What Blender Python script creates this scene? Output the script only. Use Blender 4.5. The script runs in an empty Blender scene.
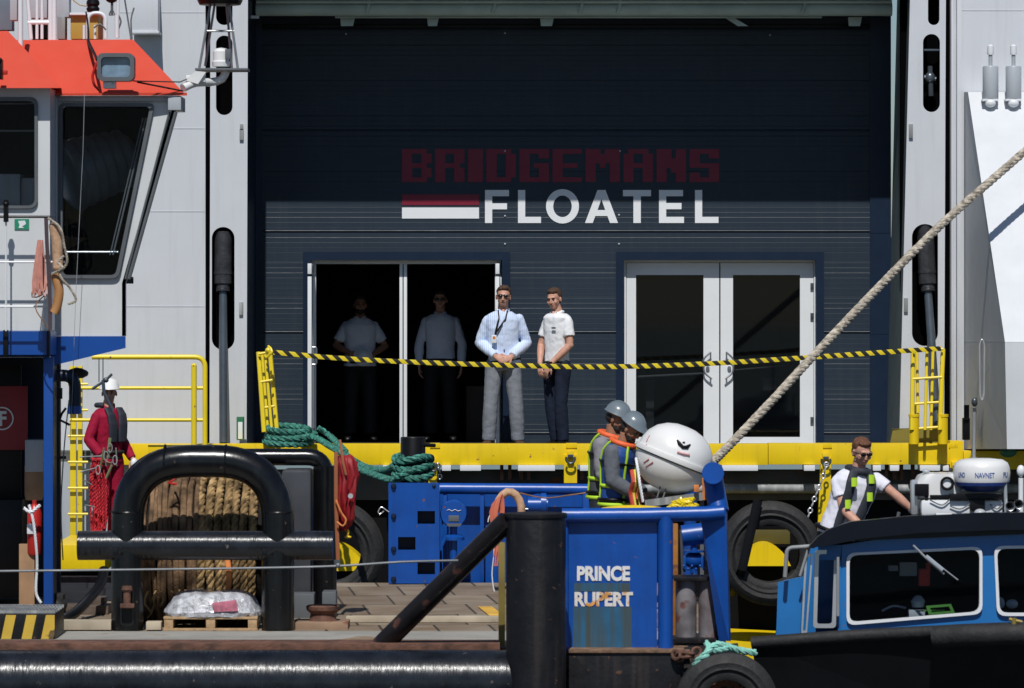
import bpy, bmesh, math, random
from mathutils import Vector, Matrix, noise
from mathutils.geometry import tessellate_polygon
random.seed(7)
R = math.radians
# ------------------------------------------------------------------ camera, sky, sun, exposure
FPX, HOR = 4444.0, 300.0                       # focal length in pixels, picture row of the horizon
scene = bpy.context.scene
COL = scene.collection
cd = bpy.data.cameras.new('camera'); cam = bpy.data.objects.new('camera', cd); COL.objects.link(cam)
cam.location = (0, 0, 0); cam.rotation_euler = (R(90), 0, 0)
cd.sensor_width = 36.0; cd.lens = FPX / 1024 * 36; cd.shift_y = (HOR - 344) / 1024
cd.clip_start = 0.5; cd.clip_end = 4000
cd.dof.use_dof = True; cd.dof.focus_distance = 48.5; cd.dof.aperture_fstop = 6.0
scene.camera = cam
SUN_EL, SUN_AZ = 53.5, 3.5                     # degrees; azimuth to the left of the camera's back
w = bpy.data.worlds.new('World'); scene.world = w; w.use_nodes = True
nt = w.node_tree; bg = nt.nodes['Background']
sky = nt.nodes.new('ShaderNodeTexSky'); sky.sky_type = 'NISHITA'; sky.sun_disc = False
sky.sun_elevation = R(SUN_EL); sky.sun_rotation = R(180 + SUN_AZ); sky.air_density = 1.0; sky.dust_density = 0.3; sky.ozone_density = 6.0
nt.links.new(sky.outputs[0], bg.inputs[0]); bg.inputs[1].default_value = 0.052
sl = bpy.data.lights.new('sun', 'SUN'); sl.energy = 3.6; sl.angle = R(0.5); sl.color = (1, 0.975, 0.935)
so = bpy.data.objects.new('sun', sl); COL.objects.link(so)
sdir = Vector((-math.sin(R(SUN_AZ)) * math.cos(R(SUN_EL)), -math.cos(R(SUN_AZ)) * math.cos(R(SUN_EL)), math.sin(R(SUN_EL))))
so.rotation_euler = sdir.to_track_quat('Z', 'Y').to_euler(); so.location = sdir * 60
vs = scene.view_settings; vs.view_transform = 'Standard'; vs.look = 'None'; vs.exposure = 0.12; vs.gamma = 1
vs.use_curve_mapping = False
scene.render.resolution_x = 1024; scene.render.resolution_y = 688
DECK = -2.72                                   # tug deck height below the camera
# ------------------------------------------------------------------ measuring
def P(px, py, Y): return Vector(((px - 512) * Y / FPX, Y, (HOR - py) * Y / FPX))
def S(Y): return Y / FPX                       # metres per pixel at distance Y
# ------------------------------------------------------------------ materials
def mat(name, col, rough=0.5, metal=0.0, var=0.12, scale=3.0, streak=0.0, scol=(0.1, 0.06, 0.03), rust=0.0, rcol=(0.12, 0.045, 0.02),
        bump=0.0, bscale=30.0, spec=0.5, coat=0.0, stripes=None, emit=None, rscale=6.0, bscl=None):
    m = bpy.data.materials.new(name); m.use_nodes = True
    t = m.node_tree; N = t.nodes; L = t.links; b = N['Principled BSDF']
    b.inputs['Roughness'].default_value = rough; b.inputs['Metallic'].default_value = metal
    b.inputs['Specular IOR Level'].default_value = spec; b.inputs['Coat Weight'].default_value = coat
    tc = N.new('ShaderNodeTexCoord'); src = tc.outputs['Object']
    def noise_(sc, det=4, vec=None, scl=None):
        n = N.new('ShaderNodeTexNoise'); n.inputs['Scale'].default_value = sc; n.inputs['Detail'].default_value = det
        v = src
        if scl:
            mp = N.new('ShaderNodeMapping'); mp.inputs['Scale'].default_value = scl; L.new(src, mp.inputs[0]); v = mp.outputs[0]
        L.new(v, n.inputs['Vector']); return n.outputs['Fac']
    def ramp(fac, a, c):
        r = N.new('ShaderNodeMapRange'); r.inputs[1].default_value = a; r.inputs[2].default_value = c; r.clamp = True
        L.new(fac, r.inputs[0]); return r.outputs[0]
    def mix(fac, A, B):
        x = N.new('ShaderNodeMix'); x.data_type = 'RGBA'
        if isinstance(fac, float): x.inputs[0].default_value = fac
        else: L.new(fac, x.inputs[0])
        for i, q in ((6, A), (7, B)):
            if isinstance(q, tuple): x.inputs[i].default_value = (*q, 1)
            else: L.new(q, x.inputs[i])
        return x.outputs[2]
    c = tuple(col)
    lo = tuple(max(0, v * (1 - var)) for v in c); hi = tuple(min(1, v * (1 + var)) for v in c)
    out = mix(ramp(noise_(scale, 6), 0.3, 0.7), lo, hi)
    if stripes:                                 # (second colour, axis, period, duty)
        sc2, ax, per, duty = stripes
        sx = N.new('ShaderNodeSeparateXYZ'); L.new(src, sx.inputs[0])
        d = N.new('ShaderNodeMath'); d.operation = 'DIVIDE'
        if ax == 3:
            ad = N.new('ShaderNodeMath'); ad.operation = 'ADD'; L.new(sx.outputs[0], ad.inputs[0]); L.new(sx.outputs[2], ad.inputs[1]); L.new(ad.outputs[0], d.inputs[0])
        else: L.new(sx.outputs[ax], d.inputs[0])
        d.inputs[1].default_value = per
        f = N.new('ShaderNodeMath'); f.operation = 'FRACT'; L.new(d.outputs[0], f.inputs[0])
        g = N.new('ShaderNodeMath'); g.operation = 'LESS_THAN'; L.new(f.outputs[0], g.inputs[0]); g.inputs[1].default_value = duty
        out = mix(g.outputs[0], out, sc2)
    rgh = None
    if streak:
        f = ramp(noise_(1.0, 5, scl=(14, 14, 0.9)), 0.53 - 0.12 * streak, 0.74 - 0.14 * streak)
        mm = N.new('ShaderNodeMath'); mm.operation = 'MULTIPLY'; L.new(f, mm.inputs[0]); mm.inputs[1].default_value = min(1, streak * 1.2)
        out = mix(mm.outputs[0], out, tuple(scol))
    if rust:
        f = ramp(noise_(rscale, 8), 0.655 - 0.30 * rust, 0.70 - 0.26 * rust)
        rc2 = mix(ramp(noise_(25, 3), 0.3, 0.7), tuple(rcol), tuple(v * 1.9 for v in rcol))
        out = mix(f, out, rc2)
        rr = N.new('ShaderNodeMapRange'); L.new(f, rr.inputs[0]); rr.inputs[3].default_value = rough; rr.inputs[4].default_value = 0.85
        rgh = rr.outputs[0]
    L.new(out, b.inputs['Base Color'])
    if rgh is None:
        rr = N.new('ShaderNodeMapRange'); L.new(noise_(7, 5), rr.inputs[0])
        rr.inputs[3].default_value = max(0.03, rough * 0.75); rr.inputs[4].default_value = min(1, rough * 1.25); rgh = rr.outputs[0]
    L.new(rgh, b.inputs['Roughness'])
    if bump:
        bp = N.new('ShaderNodeBump'); bp.inputs['Strength'].default_value = bump; bp.inputs['Distance'].default_value = 0.02
        L.new(noise_(bscale, 5, scl=bscl), bp.inputs['Height']); L.new(bp.outputs[0], b.inputs['Normal'])
    if emit: b.inputs['Emission Color'].default_value = (*emit, 1); b.inputs['Emission Strength'].default_value = 1
    return m
def glassmat(name, tint=(0.002, 0.003, 0.004), rough=0.03, clear=0.75):
    """real window glass: mostly lets the inside show, with a mirror-like reflection on top"""
    m = bpy.data.materials.new(name); m.use_nodes = True
    t = m.node_tree; N = t.nodes; L = t.links; b = N['Principled BSDF']; o = N['Material Output']
    b.inputs['Base Color'].default_value = (*tint, 1); b.inputs['Roughness'].default_value = rough
    tr = N.new('ShaderNodeBsdfTransparent'); tr.inputs[0].default_value = (0.85, 0.88, 0.90, 1)
    mx = N.new('ShaderNodeMixShader'); mx.inputs[0].default_value = 1 - clear
    L.new(tr.outputs[0], mx.inputs[1]); L.new(b.outputs[0], mx.inputs[2]); L.new(mx.outputs[0], o.inputs[0])
    return m
# ------------------------------------------------------------------ mesh building
class MB:
    def __init__(s): s.bm = bmesh.new()
    def box(s, c, size, rot=None, bev=0.0):
        c = Vector(c); hx, hy, hz = (v / 2 for v in size)
        M = rot.to_4x4() if rot is not None else Matrix.Identity(4)
        r = bmesh.ops.create_cube(s.bm, size=1.0)
        vs_ = r['verts']
        for v in vs_: v.co = c + (M @ Vector((v.co.x * size[0], v.co.y * size[1], v.co.z * size[2])))
        if bev:
            es = list({e for v in vs_ for e in v.link_edges})
            bmesh.ops.bevel(s.bm, geom=es, offset=min(bev, min(size) * 0.45), segments=2, affect='EDGES', profile=0.6)
        return s
    def bpx(s, x0, y0, x1, y1, Y, depth, bev=0.004):
        """box whose front face at distance Y covers the given picture rectangle; depth runs backwards"""
        a = P(x0, y1, Y); b = P(x1, y0, Y)
        return s.box(((a.x + b.x) / 2, Y + depth / 2, (a.z + b.z) / 2), (abs(b.x - a.x), depth, abs(b.z - a.z)), bev=bev)
    def poly(s, pts, depth, holes=(), dirv=(0, 1, 0)):
        """solid plate: planar polygon (with holes) extruded by depth along dirv"""
        d = Vector(dirv) * depth
        loops = [[Vector(p) for p in pts]] + [[Vector(p) for p in h] for h in holes]
        flat = [p for l in loops for p in l]
        tris = tessellate_polygon(loops)
        f = [s.bm.verts.new(p) for p in flat]; b = [s.bm.verts.new(p + d) for p in flat]
        for t in tris:
            try:
                s.bm.faces.new([f[i] for i in t]); s.bm.faces.new([b[i] for i in reversed(t)])
            except ValueError: pass
        k = 0
        for l in loops:
            n = len(l)
            for i in range(n):
                j = (i + 1) % n
                try: s.bm.faces.new([f[k + i], f[k + j], b[k + j], b[k + i]])
                except ValueError: pass
            k += n
        return s
    def ppx(s, pts, Y, depth, holes=()):
        return s.poly([P(x, y, Y) for x, y in pts], depth, [[P(x, y, Y) for x, y in h] for h in holes])
    def hexa(s, v8):
        """eight corners: 0-3 front loop, 4-7 back loop"""
        v = [s.bm.verts.new(Vector(p)) for p in v8]
        for q in ((0, 1, 2, 3), (7, 6, 5, 4), (0, 4, 5, 1), (1, 5, 6, 2), (2, 6, 7, 3), (3, 7, 4, 0)):
            s.bm.faces.new([v[i] for i in q])
        return s
    def tube(s, pts, r, seg=10, closed=False, radii=None, flat=1.0, up=None):
        pts = [Vector(p) for p in pts]; n = len(pts)
        if n < 2: return s
        T = []
        for i in range(n):
            a = pts[(i - 1) % n] if (closed or i > 0) else pts[i]
            b = pts[(i + 1) % n] if (closed or i < n - 1) else pts[i]
            t = (b - a); T.append(t.normalized() if t.length > 1e-9 else Vector((0, 0, 1)))
        ref = Vector(up) if up else (Vector((0, 1, 0)) if abs(T[0].y) < 0.9 else Vector((1, 0, 0)))
        u = (ref - T[0] * ref.dot(T[0])).normalized(); rings = []
        for i in range(n):
            if up: u = Vector(up)
            u = (u - T[i] * u.dot(T[i]))
            u = u.normalized() if u.length > 1e-6 else Vector((1, 0, 0)); v = T[i].cross(u)
            rr = radii[i] if radii else r
            rings.append([s.bm.verts.new(pts[i] + (u * math.cos(a) * rr * flat + v * math.sin(a) * rr)) for a in
                          [2 * math.pi * k / seg for k in range(seg)]])
        m = n if closed else n - 1
        for i in range(m):
            A, B = rings[i], rings[(i + 1) % n]
            for k in range(seg):
                s.bm.faces.new([A[k], A[(k + 1) % seg], B[(k + 1) % seg], B[k]])
        if not closed:
            s.bm.faces.new(list(reversed(rings[0]))); s.bm.faces.new(rings[-1])
        return s
    def lathe(s, prof, c, axis=(0, 0, 1), seg=28, x=None):
        """prof: list of (radius, height along axis); closed at both ends when the radius is 0"""
        c = Vector(c); ax = Vector(axis).normalized()
        u = Vector(x) if x else (Vector((1, 0, 0)) if abs(ax.x) < 0.9 else Vector((0, 1, 0)))
        u = (u - ax * u.dot(ax)).normalized(); v = ax.cross(u); rings = []
        for r, h in prof:
            if r < 1e-6: rings.append([s.bm.verts.new(c + ax * h)])
            else: rings.append([s.bm.verts.new(c + ax * h + (u * math.cos(a) + v * math.sin(a)) * r) for a in [2 * math.pi * k / seg for k in range(seg)]])
        for A, B in zip(rings, rings[1:]):
            for k in range(seg):
                j = (k + 1) % seg
                if len(A) == 1 and len(B) == 1: continue
                if len(A) == 1: s.bm.faces.new([A[0], B[j], B[k]])
                elif len(B) == 1: s.bm.faces.new([A[k], A[j], B[0]])
                else: s.bm.faces.new([A[k], A[j], B[j], B[k]])
        return s
    def ell(s, c, rad, rot=None, seg=20, rings=12, power=1.0):
        M = rot.to_3x3() if rot is not None else Matrix.Identity(3)
        r = bmesh.ops.create_uvsphere(s.bm, u_segments=seg, v_segments=rings, radius=1)
        for v in r['verts']: v.co = Vector(c) + M @ Vector((v.co.x * rad[0], v.co.y * rad[1], v.co.z * rad[2]))
        return s
    def loft(s, rings, seg=24, power=2.4):
        """rings of (centre, x half vector, y half vector) super-ellipses"""
        R_ = []
        for c, X, Yv in rings:
            c, X, Yv = Vector(c), Vector(X), Vector(Yv); L = []
            for k in range(seg):
                a = 2 * math.pi * k / seg; ca, sa = math.cos(a), math.sin(a)
                L.append(s.bm.verts.new(c + X * (abs(ca) ** (2 / power)) * (1 if ca >= 0 else -1) + Yv * (abs(sa) ** (2 / power)) * (1 if sa >= 0 else -1)))
            R_.append(L)
        for A, B in zip(R_, R_[1:]):
            for k in range(seg): s.bm.faces.new([A[k], A[(k + 1) % seg], B[(k + 1) % seg], B[k]])
        s.bm.faces.new(list(reversed(R_[0]))); s.bm.faces.new(R_[-1])
        return s
    def rope(s, pts, rad, pitch=None, strands=3, seg=6, step=None):
        """twisted rope along a path"""
        path = resample(pts, step or rad * 0.7)
        pitch = pitch or rad * 6.5
        T = [((path[min(i + 1, len(path) - 1)] - path[max(i - 1, 0)]).normalized()) for i in range(len(path))]
        ref = Vector((0, 0, 1)) if abs(T[0].z) < 0.9 else Vector((1, 0, 0))
        u = (ref - T[0] * ref.dot(T[0])).normalized(); U = []
        for t in T:
            u = (u - t * u.dot(t)).normalized(); U.append(u.copy())
        for k in range(strands):
            q = []; d = 0
            for i, p in enumerate(path):
                if i: d += (p - path[i - 1]).length
                a = 2 * math.pi * (d / pitch + k / strands)
                q.append(p + (U[i] * math.cos(a) + T[i].cross(U[i]) * math.sin(a)) * rad * 0.52)
            s.tube(q, rad * 0.56, seg)
        return s
    def build(s, name, m, parent=None, smooth=True, ang=38, label=None, disp=0.0, dscale=8.0, each=False):
        bm = s.bm
        if each:                                # every loose piece becomes a part of its own
            seen = set(); out = None
            for v0 in list(bm.verts):
                if v0 in seen: continue
                st_ = [v0]; isl = []; seen.add(v0)
                while st_:
                    v = st_.pop(); isl.append(v)
                    for e in v.link_edges:
                        q = e.other_vert(v)
                        if q not in seen: seen.add(q); st_.append(q)
                one = MB(); mp = {v: one.bm.verts.new(v.co) for v in isl}
                for f in {f for v in isl for f in v.link_faces}:
                    try: one.bm.faces.new([mp[v] for v in f.verts])
                    except ValueError: pass
                out = one.build(name, m, parent, smooth, ang, label, disp, dscale)
            bm.free(); return out
        bmesh.ops.recalc_face_normals(bm, faces=bm.faces)
        if disp:
            for v in bm.verts:
                v.co += Vector(noise.noise_vector(v.co * dscale)) * disp
        me = bpy.data.meshes.new(name)
        co = [v.co for v in bm.verts]
        if parent is not None: off = wloc(parent)
        else:
            lo = Vector([min(c[i] for c in co) for i in range(3)]); hi = Vector([max(c[i] for c in co) for i in range(3)])
            off = Vector(((lo.x + hi.x) / 2, (lo.y + hi.y) / 2, lo.z))
        for v in bm.verts: v.co -= off
        bm.to_mesh(me); bm.free()
        o = bpy.data.objects.new(name, me); COL.objects.link(o)
        if parent is not None: o.parent = parent
        else: o.location = off
        me.materials.append(m)
        if smooth:
            for p in me.polygons: p.use_smooth = True
            me.set_sharp_from_angle(angle=R(ang))
        if label: o['label'] = label
        return o
def wloc(o):
    v = Vector((0, 0, 0))
    while o is not None: v += o.location; o = o.parent
    return v
def resample(pts, step):
    pts = [Vector(p) for p in pts]
    if len(pts) > 2:
        dense = []
        for i in range(len(pts) - 1):
            p0 = pts[max(i - 1, 0)]; p1 = pts[i]; p2 = pts[i + 1]; p3 = pts[min(i + 2, len(pts) - 1)]
            n = max(2, int((p2 - p1).length / step))
            for k in range(n):
                t = k / n
                dense.append(0.5 * ((2 * p1) + (p2 - p0) * t + (2 * p0 - 5 * p1 + 4 * p2 - p3) * t * t + (3 * p1 - p0 - 3 * p2 + p3) * t ** 3))
        dense.append(pts[-1]); return dense
    n = max(2, int((pts[1] - pts[0]).length / step))
    return [pts[0].lerp(pts[1], k / n) for k in range(n + 1)]
def fillet(pts, rad, n=8, closed=False):
    pts = [Vector(p) for p in pts]; out = []
    for i, p in enumerate(pts):
        if not closed and i in (0, len(pts) - 1): out.append(p); continue
        a = pts[i - 1]; b = pts[(i + 1) % len(pts)]
        da = (a - p); db = (b - p); r = min(rad, da.length * 0.49, db.length * 0.49)
        A = p + da.normalized() * r; B = p + db.normalized() * r
        for k in range(n + 1):
            t = k / n; out.append(A * (1 - t) ** 2 + p * 2 * t * (1 - t) + B * t * t)
    return out
def rnd(x0, y0, x1, y1, r, n=5):
    """rounded rectangle in picture units"""
    out = []
    for cx, cy, a0 in ((x1 - r, y0 + r, -90), (x1 - r, y1 - r, 0), (x0 + r, y1 - r, 90), (x0 + r, y0 + r, 180)):
        for k in range(n + 1):
            a = R(a0 + 90 * k / n); out.append((cx + r * math.cos(a), cy + r * math.sin(a)))
    return out
def rndpoly(pts, r, n=4):
    q = fillet([Vector((x, y, 0)) for x, y in pts], r, n, closed=True)
    return [(v.x, v.y) for v in q]
def inset(pts, d):
    cx = sum(p[0] for p in pts) / len(pts); cy = sum(p[1] for p in pts) / len(pts)
    w_ = max(p[0] for p in pts) - min(p[0] for p in pts); h_ = max(p[1] for p in pts) - min(p[1] for p in pts)
    return [(cx + (x - cx) * (1 - 2 * d / w_), cy + (y - cy) * (1 - 2 * d / h_)) for x, y in pts]
def text_mesh(txt, bold=0.0, res=6):
    c = bpy.data.curves.new('t', 'FONT'); c.body = txt; c.offset = bold; c.resolution_u = res; c.fill_mode = 'FRONT'
    o = bpy.data.objects.new('t', c); COL.objects.link(o)
    dg = bpy.context.evaluated_depsgraph_get(); me = bpy.data.meshes.new_from_object(o.evaluated_get(dg))
    bpy.data.objects.remove(o); bpy.data.curves.remove(c)
    return me
def add_text(mb, txt, x0, y0, x1, y1, Y, thick=0.004, bold=0.02, wrap=None):
    """letters fitted into a picture rectangle at distance Y; wrap=(centre, radius) bends them round a vertical drum"""
    me = text_mesh(txt, bold); xs = [v.co.x for v in me.vertices]; ys = [v.co.y for v in me.vertices]
    ax, bx, ay, by = min(xs), max(xs), min(ys), max(ys)
    vs_ = []
    for v in me.vertices:
        px = x0 + (v.co.x - ax) / (bx - ax) * (x1 - x0); py = y1 - (v.co.y - ay) / (by - ay) * (y1 - y0)
        p = P(px, py, Y)
        if wrap:
            c, r = wrap; a = (p.x - c.x) / r; p = Vector((c.x + r * math.sin(a), c.y - r * math.cos(a), p.z))
        vs_.append(mb.bm.verts.new(p))
    fs = []
    for f in me.polygons:
        try: fs.append(mb.bm.faces.new([vs_[i] for i in f.vertices]))
        except ValueError: pass
    if not wrap:
        r = bmesh.ops.extrude_face_region(mb.bm, geom=fs)
        for g in r['geom']:
            if isinstance(g, bmesh.types.BMVert): g.co.y += thick
    bpy.data.meshes.remove(me)
    return mb
def thing(name, label, cat, loc, group=None, rotz=0.0):
    o = bpy.data.objects.new(name, None); COL.objects.link(o); o.location = loc; o.rotation_euler = (0, 0, rotz)
    o.empty_display_size = 0.2
    return tag(o, label, cat, group)
def tag(o, label, cat, group=None):
    o['label'] = label; o['category'] = cat
    if group: o['group'] = group
    return o
def struct(o): o['kind'] = 'structure'; return o
def copy_tree(o, loc=None, label=None, parent=None):
    c = o.copy(); COL.objects.link(c)
    if parent is not None: c.parent = parent
    if loc is not None: c.location = loc
    if label: c['label'] = label
    for ch in list(o.children): copy_tree(ch, parent=c)
    return c
# ------------------------------------------------------------------ the paints and stuffs used
M = {}
M['white'] = mat('white_ship_paint', (0.58, 0.60, 0.63), 0.45, var=0.04, scale=1.2, streak=0.12, scol=(0.34, 0.33, 0.31), bump=0.12, bscale=2.5)
M['whiter'] = mat('clean_white_paint', (0.72, 0.74, 0.76), 0.4, var=0.04, scale=2)
M['greypaint'] = mat('pale_grey_paint', (0.40, 0.43, 0.46), 0.4, var=0.06, scale=2, streak=0.15, scol=(0.2, 0.18, 0.15))
M['weather'] = mat('grey_weathered_paint', (0.22, 0.23, 0.23), 0.6, var=0.2, scale=2, streak=0.5, scol=(0.45, 0.46, 0.46))
M['facade'] = mat('dark_blue_grey_cladding', (0.022, 0.034, 0.050), 0.45, var=0.08, scale=0.7, streak=0.1, scol=(0.07, 0.08, 0.09), spec=0.25, bump=0.25, bscale=1.3)
M['navy'] = mat('navy_trim', (0.007, 0.017, 0.040), 0.4, var=0.1, spec=0.3)
M['doorwhite'] = mat('white_door_paint', (0.74, 0.76, 0.77), 0.35, var=0.03)
M['dglass'] = glassmat('dark_door_glass', clear=0.5)
M['wglass'] = glassmat('cabin_glass', clear=0.88)
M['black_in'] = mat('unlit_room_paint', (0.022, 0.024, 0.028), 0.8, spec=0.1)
M['yellow'] = mat('yellow_gloss_paint', (0.80, 0.56, 0.005), 0.38, var=0.05, scale=2, streak=0.18, scol=(0.42, 0.27, 0.02), rust=-.08, rscale=12, bump=0.08, bscale=8)
M['yellowrail'] = mat('yellow_rail_paint', (0.78, 0.60, 0.02), 0.35, var=0.06, rust=-.12, rscale=18)
M['blackpipe'] = mat('black_gloss_pipe', (0.004, 0.0042, 0.005), 0.24, var=0.3, scale=5, rust=-.1, rcol=(0.05, 0.035, 0.025), rscale=14, streak=.25, scol=(.02, .02, .022), bump=0.1, bscale=12, spec=0.45)
M['blackold'] = mat('worn_black_paint', (0.007, 0.007, 0.009), 0.45, spec=0.3, var=0.35, scale=6, streak=0.25, scol=(0.06, 0.045, 0.035), rust=-.06, rcol=(.06, .03, .02), rscale=14, bump=0.25, bscale=14)
M['pipeworn'] = mat('rubbed_black_pipe', (0.010, 0.012, 0.016), 0.27, var=0.6, scale=6, rust=-.12, rcol=(0.06, 0.05, 0.045), rscale=18, bump=0.45, bscale=1.0, bscl=(34, 5, 5), spec=0.5)
M['black'] = mat('plain_black', (0.005, 0.005, 0.006), 0.4, var=0.2, spec=0.25)
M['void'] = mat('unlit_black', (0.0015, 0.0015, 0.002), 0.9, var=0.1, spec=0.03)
M['rubber'] = mat('tyre_rubber', (0.012, 0.012, 0.0125), 0.7, var=0.3, scale=8, bump=0.3, bscale=25, streak=0.15, scol=(0.06, 0.055, 0.05))
M['blue'] = mat('bright_blue_paint', (0.003, 0.066, 0.33), 0.36, var=0.12, scale=4, streak=0.3, scol=(0.008, 0.045, 0.20), rust=-.12, rscale=16, bump=0.1, bscale=12)
M['bluewh'] = mat('wheelhouse_blue', (0.005, 0.06, 0.29), 0.35, var=0.08)
M['boatblue'] = mat('boat_blue_paint', (0.018, 0.155, 0.43), 0.3, var=0.07, scale=3, rust=-.15, rscale=16)
M['orange'] = mat('orange_red_roof_paint', (0.58, 0.054, 0.022), 0.45, var=0.05, scale=2)
M['rust'] = mat('rusted_steel', (0.12, 0.055, 0.035), 0.85, var=0.5, scale=9, bump=0.5, bscale=30)
M['steel'] = mat('bare_steel', (0.42, 0.43, 0.45), 0.35, metal=0.9, var=0.15)
M['darksteel'] = mat('grey_hydraulic_steel', (0.10, 0.12, 0.14), 0.3, metal=0.5, var=0.2)
M['greygreen'] = mat('pale_green_pipe_paint', (0.52, 0.64, 0.61), 0.5, var=0.12)
M['wood'] = mat('pallet_wood', (0.42, 0.28, 0.15), 0.75, var=0.25, scale=12, bump=0.3, bscale=40)
M['ply'] = mat('plywood', (0.36, 0.21, 0.11), 0.7, var=0.2, scale=5)
M['manila'] = mat('manila_rope', (0.40, 0.355, 0.29), 0.9, var=0.6, scale=16, streak=.4, scol=(.2, .17, .13), bump=0.5, bscale=60, spec=0.1)
M['gold'] = mat('golden_rope', (0.34, 0.225, 0.105), 0.9, var=0.8, scale=4, streak=.7, scol=(.04, .025, .015), bump=0.5, bscale=60, spec=0.1)
M['brownrope'] = mat('brown_rope', (0.25, 0.14, 0.08), 0.9, var=0.5, scale=6, bump=0.5, bscale=60, spec=0.1)
M['tar'] = mat('tarred_rope', (0.012, 0.011, 0.010), 0.8, var=0.5, scale=6, bump=0.5, bscale=60, spec=0.2)
M['green'] = mat('teal_green_rope', (0.048, 0.19, 0.15), 0.6, var=0.7, scale=24, bump=0.4, bscale=60, spec=0.2)
M['peach'] = mat('peach_rope', (0.50, 0.31, 0.19), 0.8, var=0.35, scale=14)
M['pink'] = mat('faded_pink_rope', (0.55, 0.24, 0.19), 0.8, var=0.25, scale=14)
M['orangeline'] = mat('orange_line', (0.62, 0.20, 0.05), 0.7, var=0.3, scale=14)
M['redcloth'] = mat('red_tarpaulin', (0.27, 0.006, 0.011), 0.6, var=0.15, bump=0.4, bscale=9)
M['red'] = mat('red_paint', (0.45, 0.02, 0.015), 0.35)
M['tugwhite'] = mat('tug_white_paint', (0.60, 0.62, 0.63), 0.4, var=0.05, scale=2, streak=0.1, scol=(0.36, 0.32, 0.27))
M['gasket'] = mat('grey_window_gasket', (0.10, 0.11, 0.12), 0.5)
M['silver'] = mat('silver_trim', (0.60, 0.62, 0.64), 0.3, metal=0.6)
M['fibre'] = mat('white_fibreglass', (0.74, 0.74, 0.73), 0.35, var=0.03, coat=0.3)
M['skin'] = mat('skin', (0.54, 0.29, 0.21), 0.5, var=0.12, scale=20, spec=0.3)
M['skind'] = mat('tanned_skin', (0.30, 0.15, 0.09), 0.55, var=0.12, scale=20, spec=0.3)
M['hair'] = mat('brown_hair', (0.07, 0.035, 0.018), 0.7, var=0.3, scale=30, bump=0.5, bscale=80)
M['hairred'] = mat('reddish_hair', (0.13, 0.05, 0.022), 0.7, var=0.3, scale=30, bump=0.5, bscale=80)
M['hairblack'] = mat('black_hair', (0.015, 0.012, 0.010), 0.7, var=0.3, scale=30, bump=0.5, bscale=80)
M['lens'] = mat('sunglass_lens', (0.008, 0.008, 0.01), 0.1)
M['lip'] = mat('lips', (0.42, 0.16, 0.13), 0.5)
M['eye'] = mat('eye_dark', (0.03, 0.02, 0.015), 0.2)
# ================================================================== water, tug deck
mw = mat('harbour_water', (0.010, 0.022, 0.024), 0.12, var=0.2, scale=0.3, bump=0.6, bscale=2.2)
b = MB(); b.box((0, 300, -4.62), (1600, 1900, 0.2)); struct(b.build('water', mw, smooth=False))
def deck_mat():
    m = bpy.data.materials.new('deck_timber'); m.use_nodes = True
    t = m.node_tree; N = t.nodes; L = t.links; bs = N['Principled BSDF']
    tc = N.new('ShaderNodeTexCoord'); mp = N.new('ShaderNodeMapping'); mp.inputs['Rotation'].default_value = (0, 0, R(-5))
    L.new(tc.outputs['Object'], mp.inputs[0])
    br = N.new('ShaderNodeTexBrick'); L.new(mp.outputs[0], br.inputs['Vector'])
    br.inputs['Color1'].default_value = (0.19, 0.145, 0.105, 1); br.inputs['Color2'].default_value = (0.29, 0.24, 0.18, 1)
    br.inputs['Mortar'].default_value = (0.05, 0.04, 0.03, 1); br.inputs['Scale'].default_value = 1
    br.inputs['Brick Width'].default_value = 0.46; br.inputs['Row Height'].default_value = 1.25; br.inputs['Mortar Size'].default_value = 0.012; br.offset = 0.37
    n = N.new('ShaderNodeTexNoise'); n.inputs['Scale'].default_value = 2.2; n.inputs['Detail'].default_value = 8; L.new(tc.outputs['Object'], n.inputs['Vector'])
    r = N.new('ShaderNodeMapRange'); r.inputs[1].default_value = .35; r.inputs[2].default_value = .7; L.new(n.outputs['Fac'], r.inputs[0])
    x = N.new('ShaderNodeMix'); x.data_type = 'RGBA'; x.blend_type = 'MULTIPLY'; L.new(r.outputs[0], x.inputs[0]); L.new(br.outputs['Color'], x.inputs[6]); x.inputs[7].default_value = (0.62, 0.52, 0.42, 1)
    L.new(x.outputs[2], bs.inputs['Base Color']); bs.inputs['Roughness'].default_value = 0.8
    bp = N.new('ShaderNodeBump'); bp.inputs['Strength'].default_value = .5; bp.inputs['Distance'].default_value = .02; L.new(br.outputs['Fac'], bp.inputs['Height']); bp.invert = True
    L.new(bp.outputs[0], bs.inputs['Normal'])
    return m
def dY(y): return -DECK * FPX / (y - HOR)       # distance of a deck point seen at picture row y
b = MB(); b.box((-2.25, (36.4 + 42.75) / 2, DECK - 0.06), (7.9, 42.75 - 36.4, 0.12)); struct(b.build('tug_deck', deck_mat(), smooth=False))
mconc = mat('worn_grey_deck_plate', (0.29, 0.28, 0.25), 0.85, var=0.2, scale=1.6, rust=0.12, rcol=(0.16, 0.11, 0.07), rscale=1.5, streak=0.1)
b = MB(); b.box((-2.25, 35.7, DECK - 0.055), (7.9, 1.46, 0.12)); struct(b.build('deck_margin', mconc, smooth=False))
b = MB(); b.box((-2.25, 34.93, DECK - 0.09), (7.9, 0.08, 0.16), bev=.01); struct(b.build('deck_edge', M['rust']))
# tug hull under the deck
b = MB(); b.box((-2.25, 38.9, (DECK - .13 - 4.7) / 2), (7.8, 7.5, 4.7 + DECK - .13 + 0)); tag(b.build('tug_hull', M['blackold'], smooth=False), 'black hull of the working tug below its timber deck', 'hull')
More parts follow.
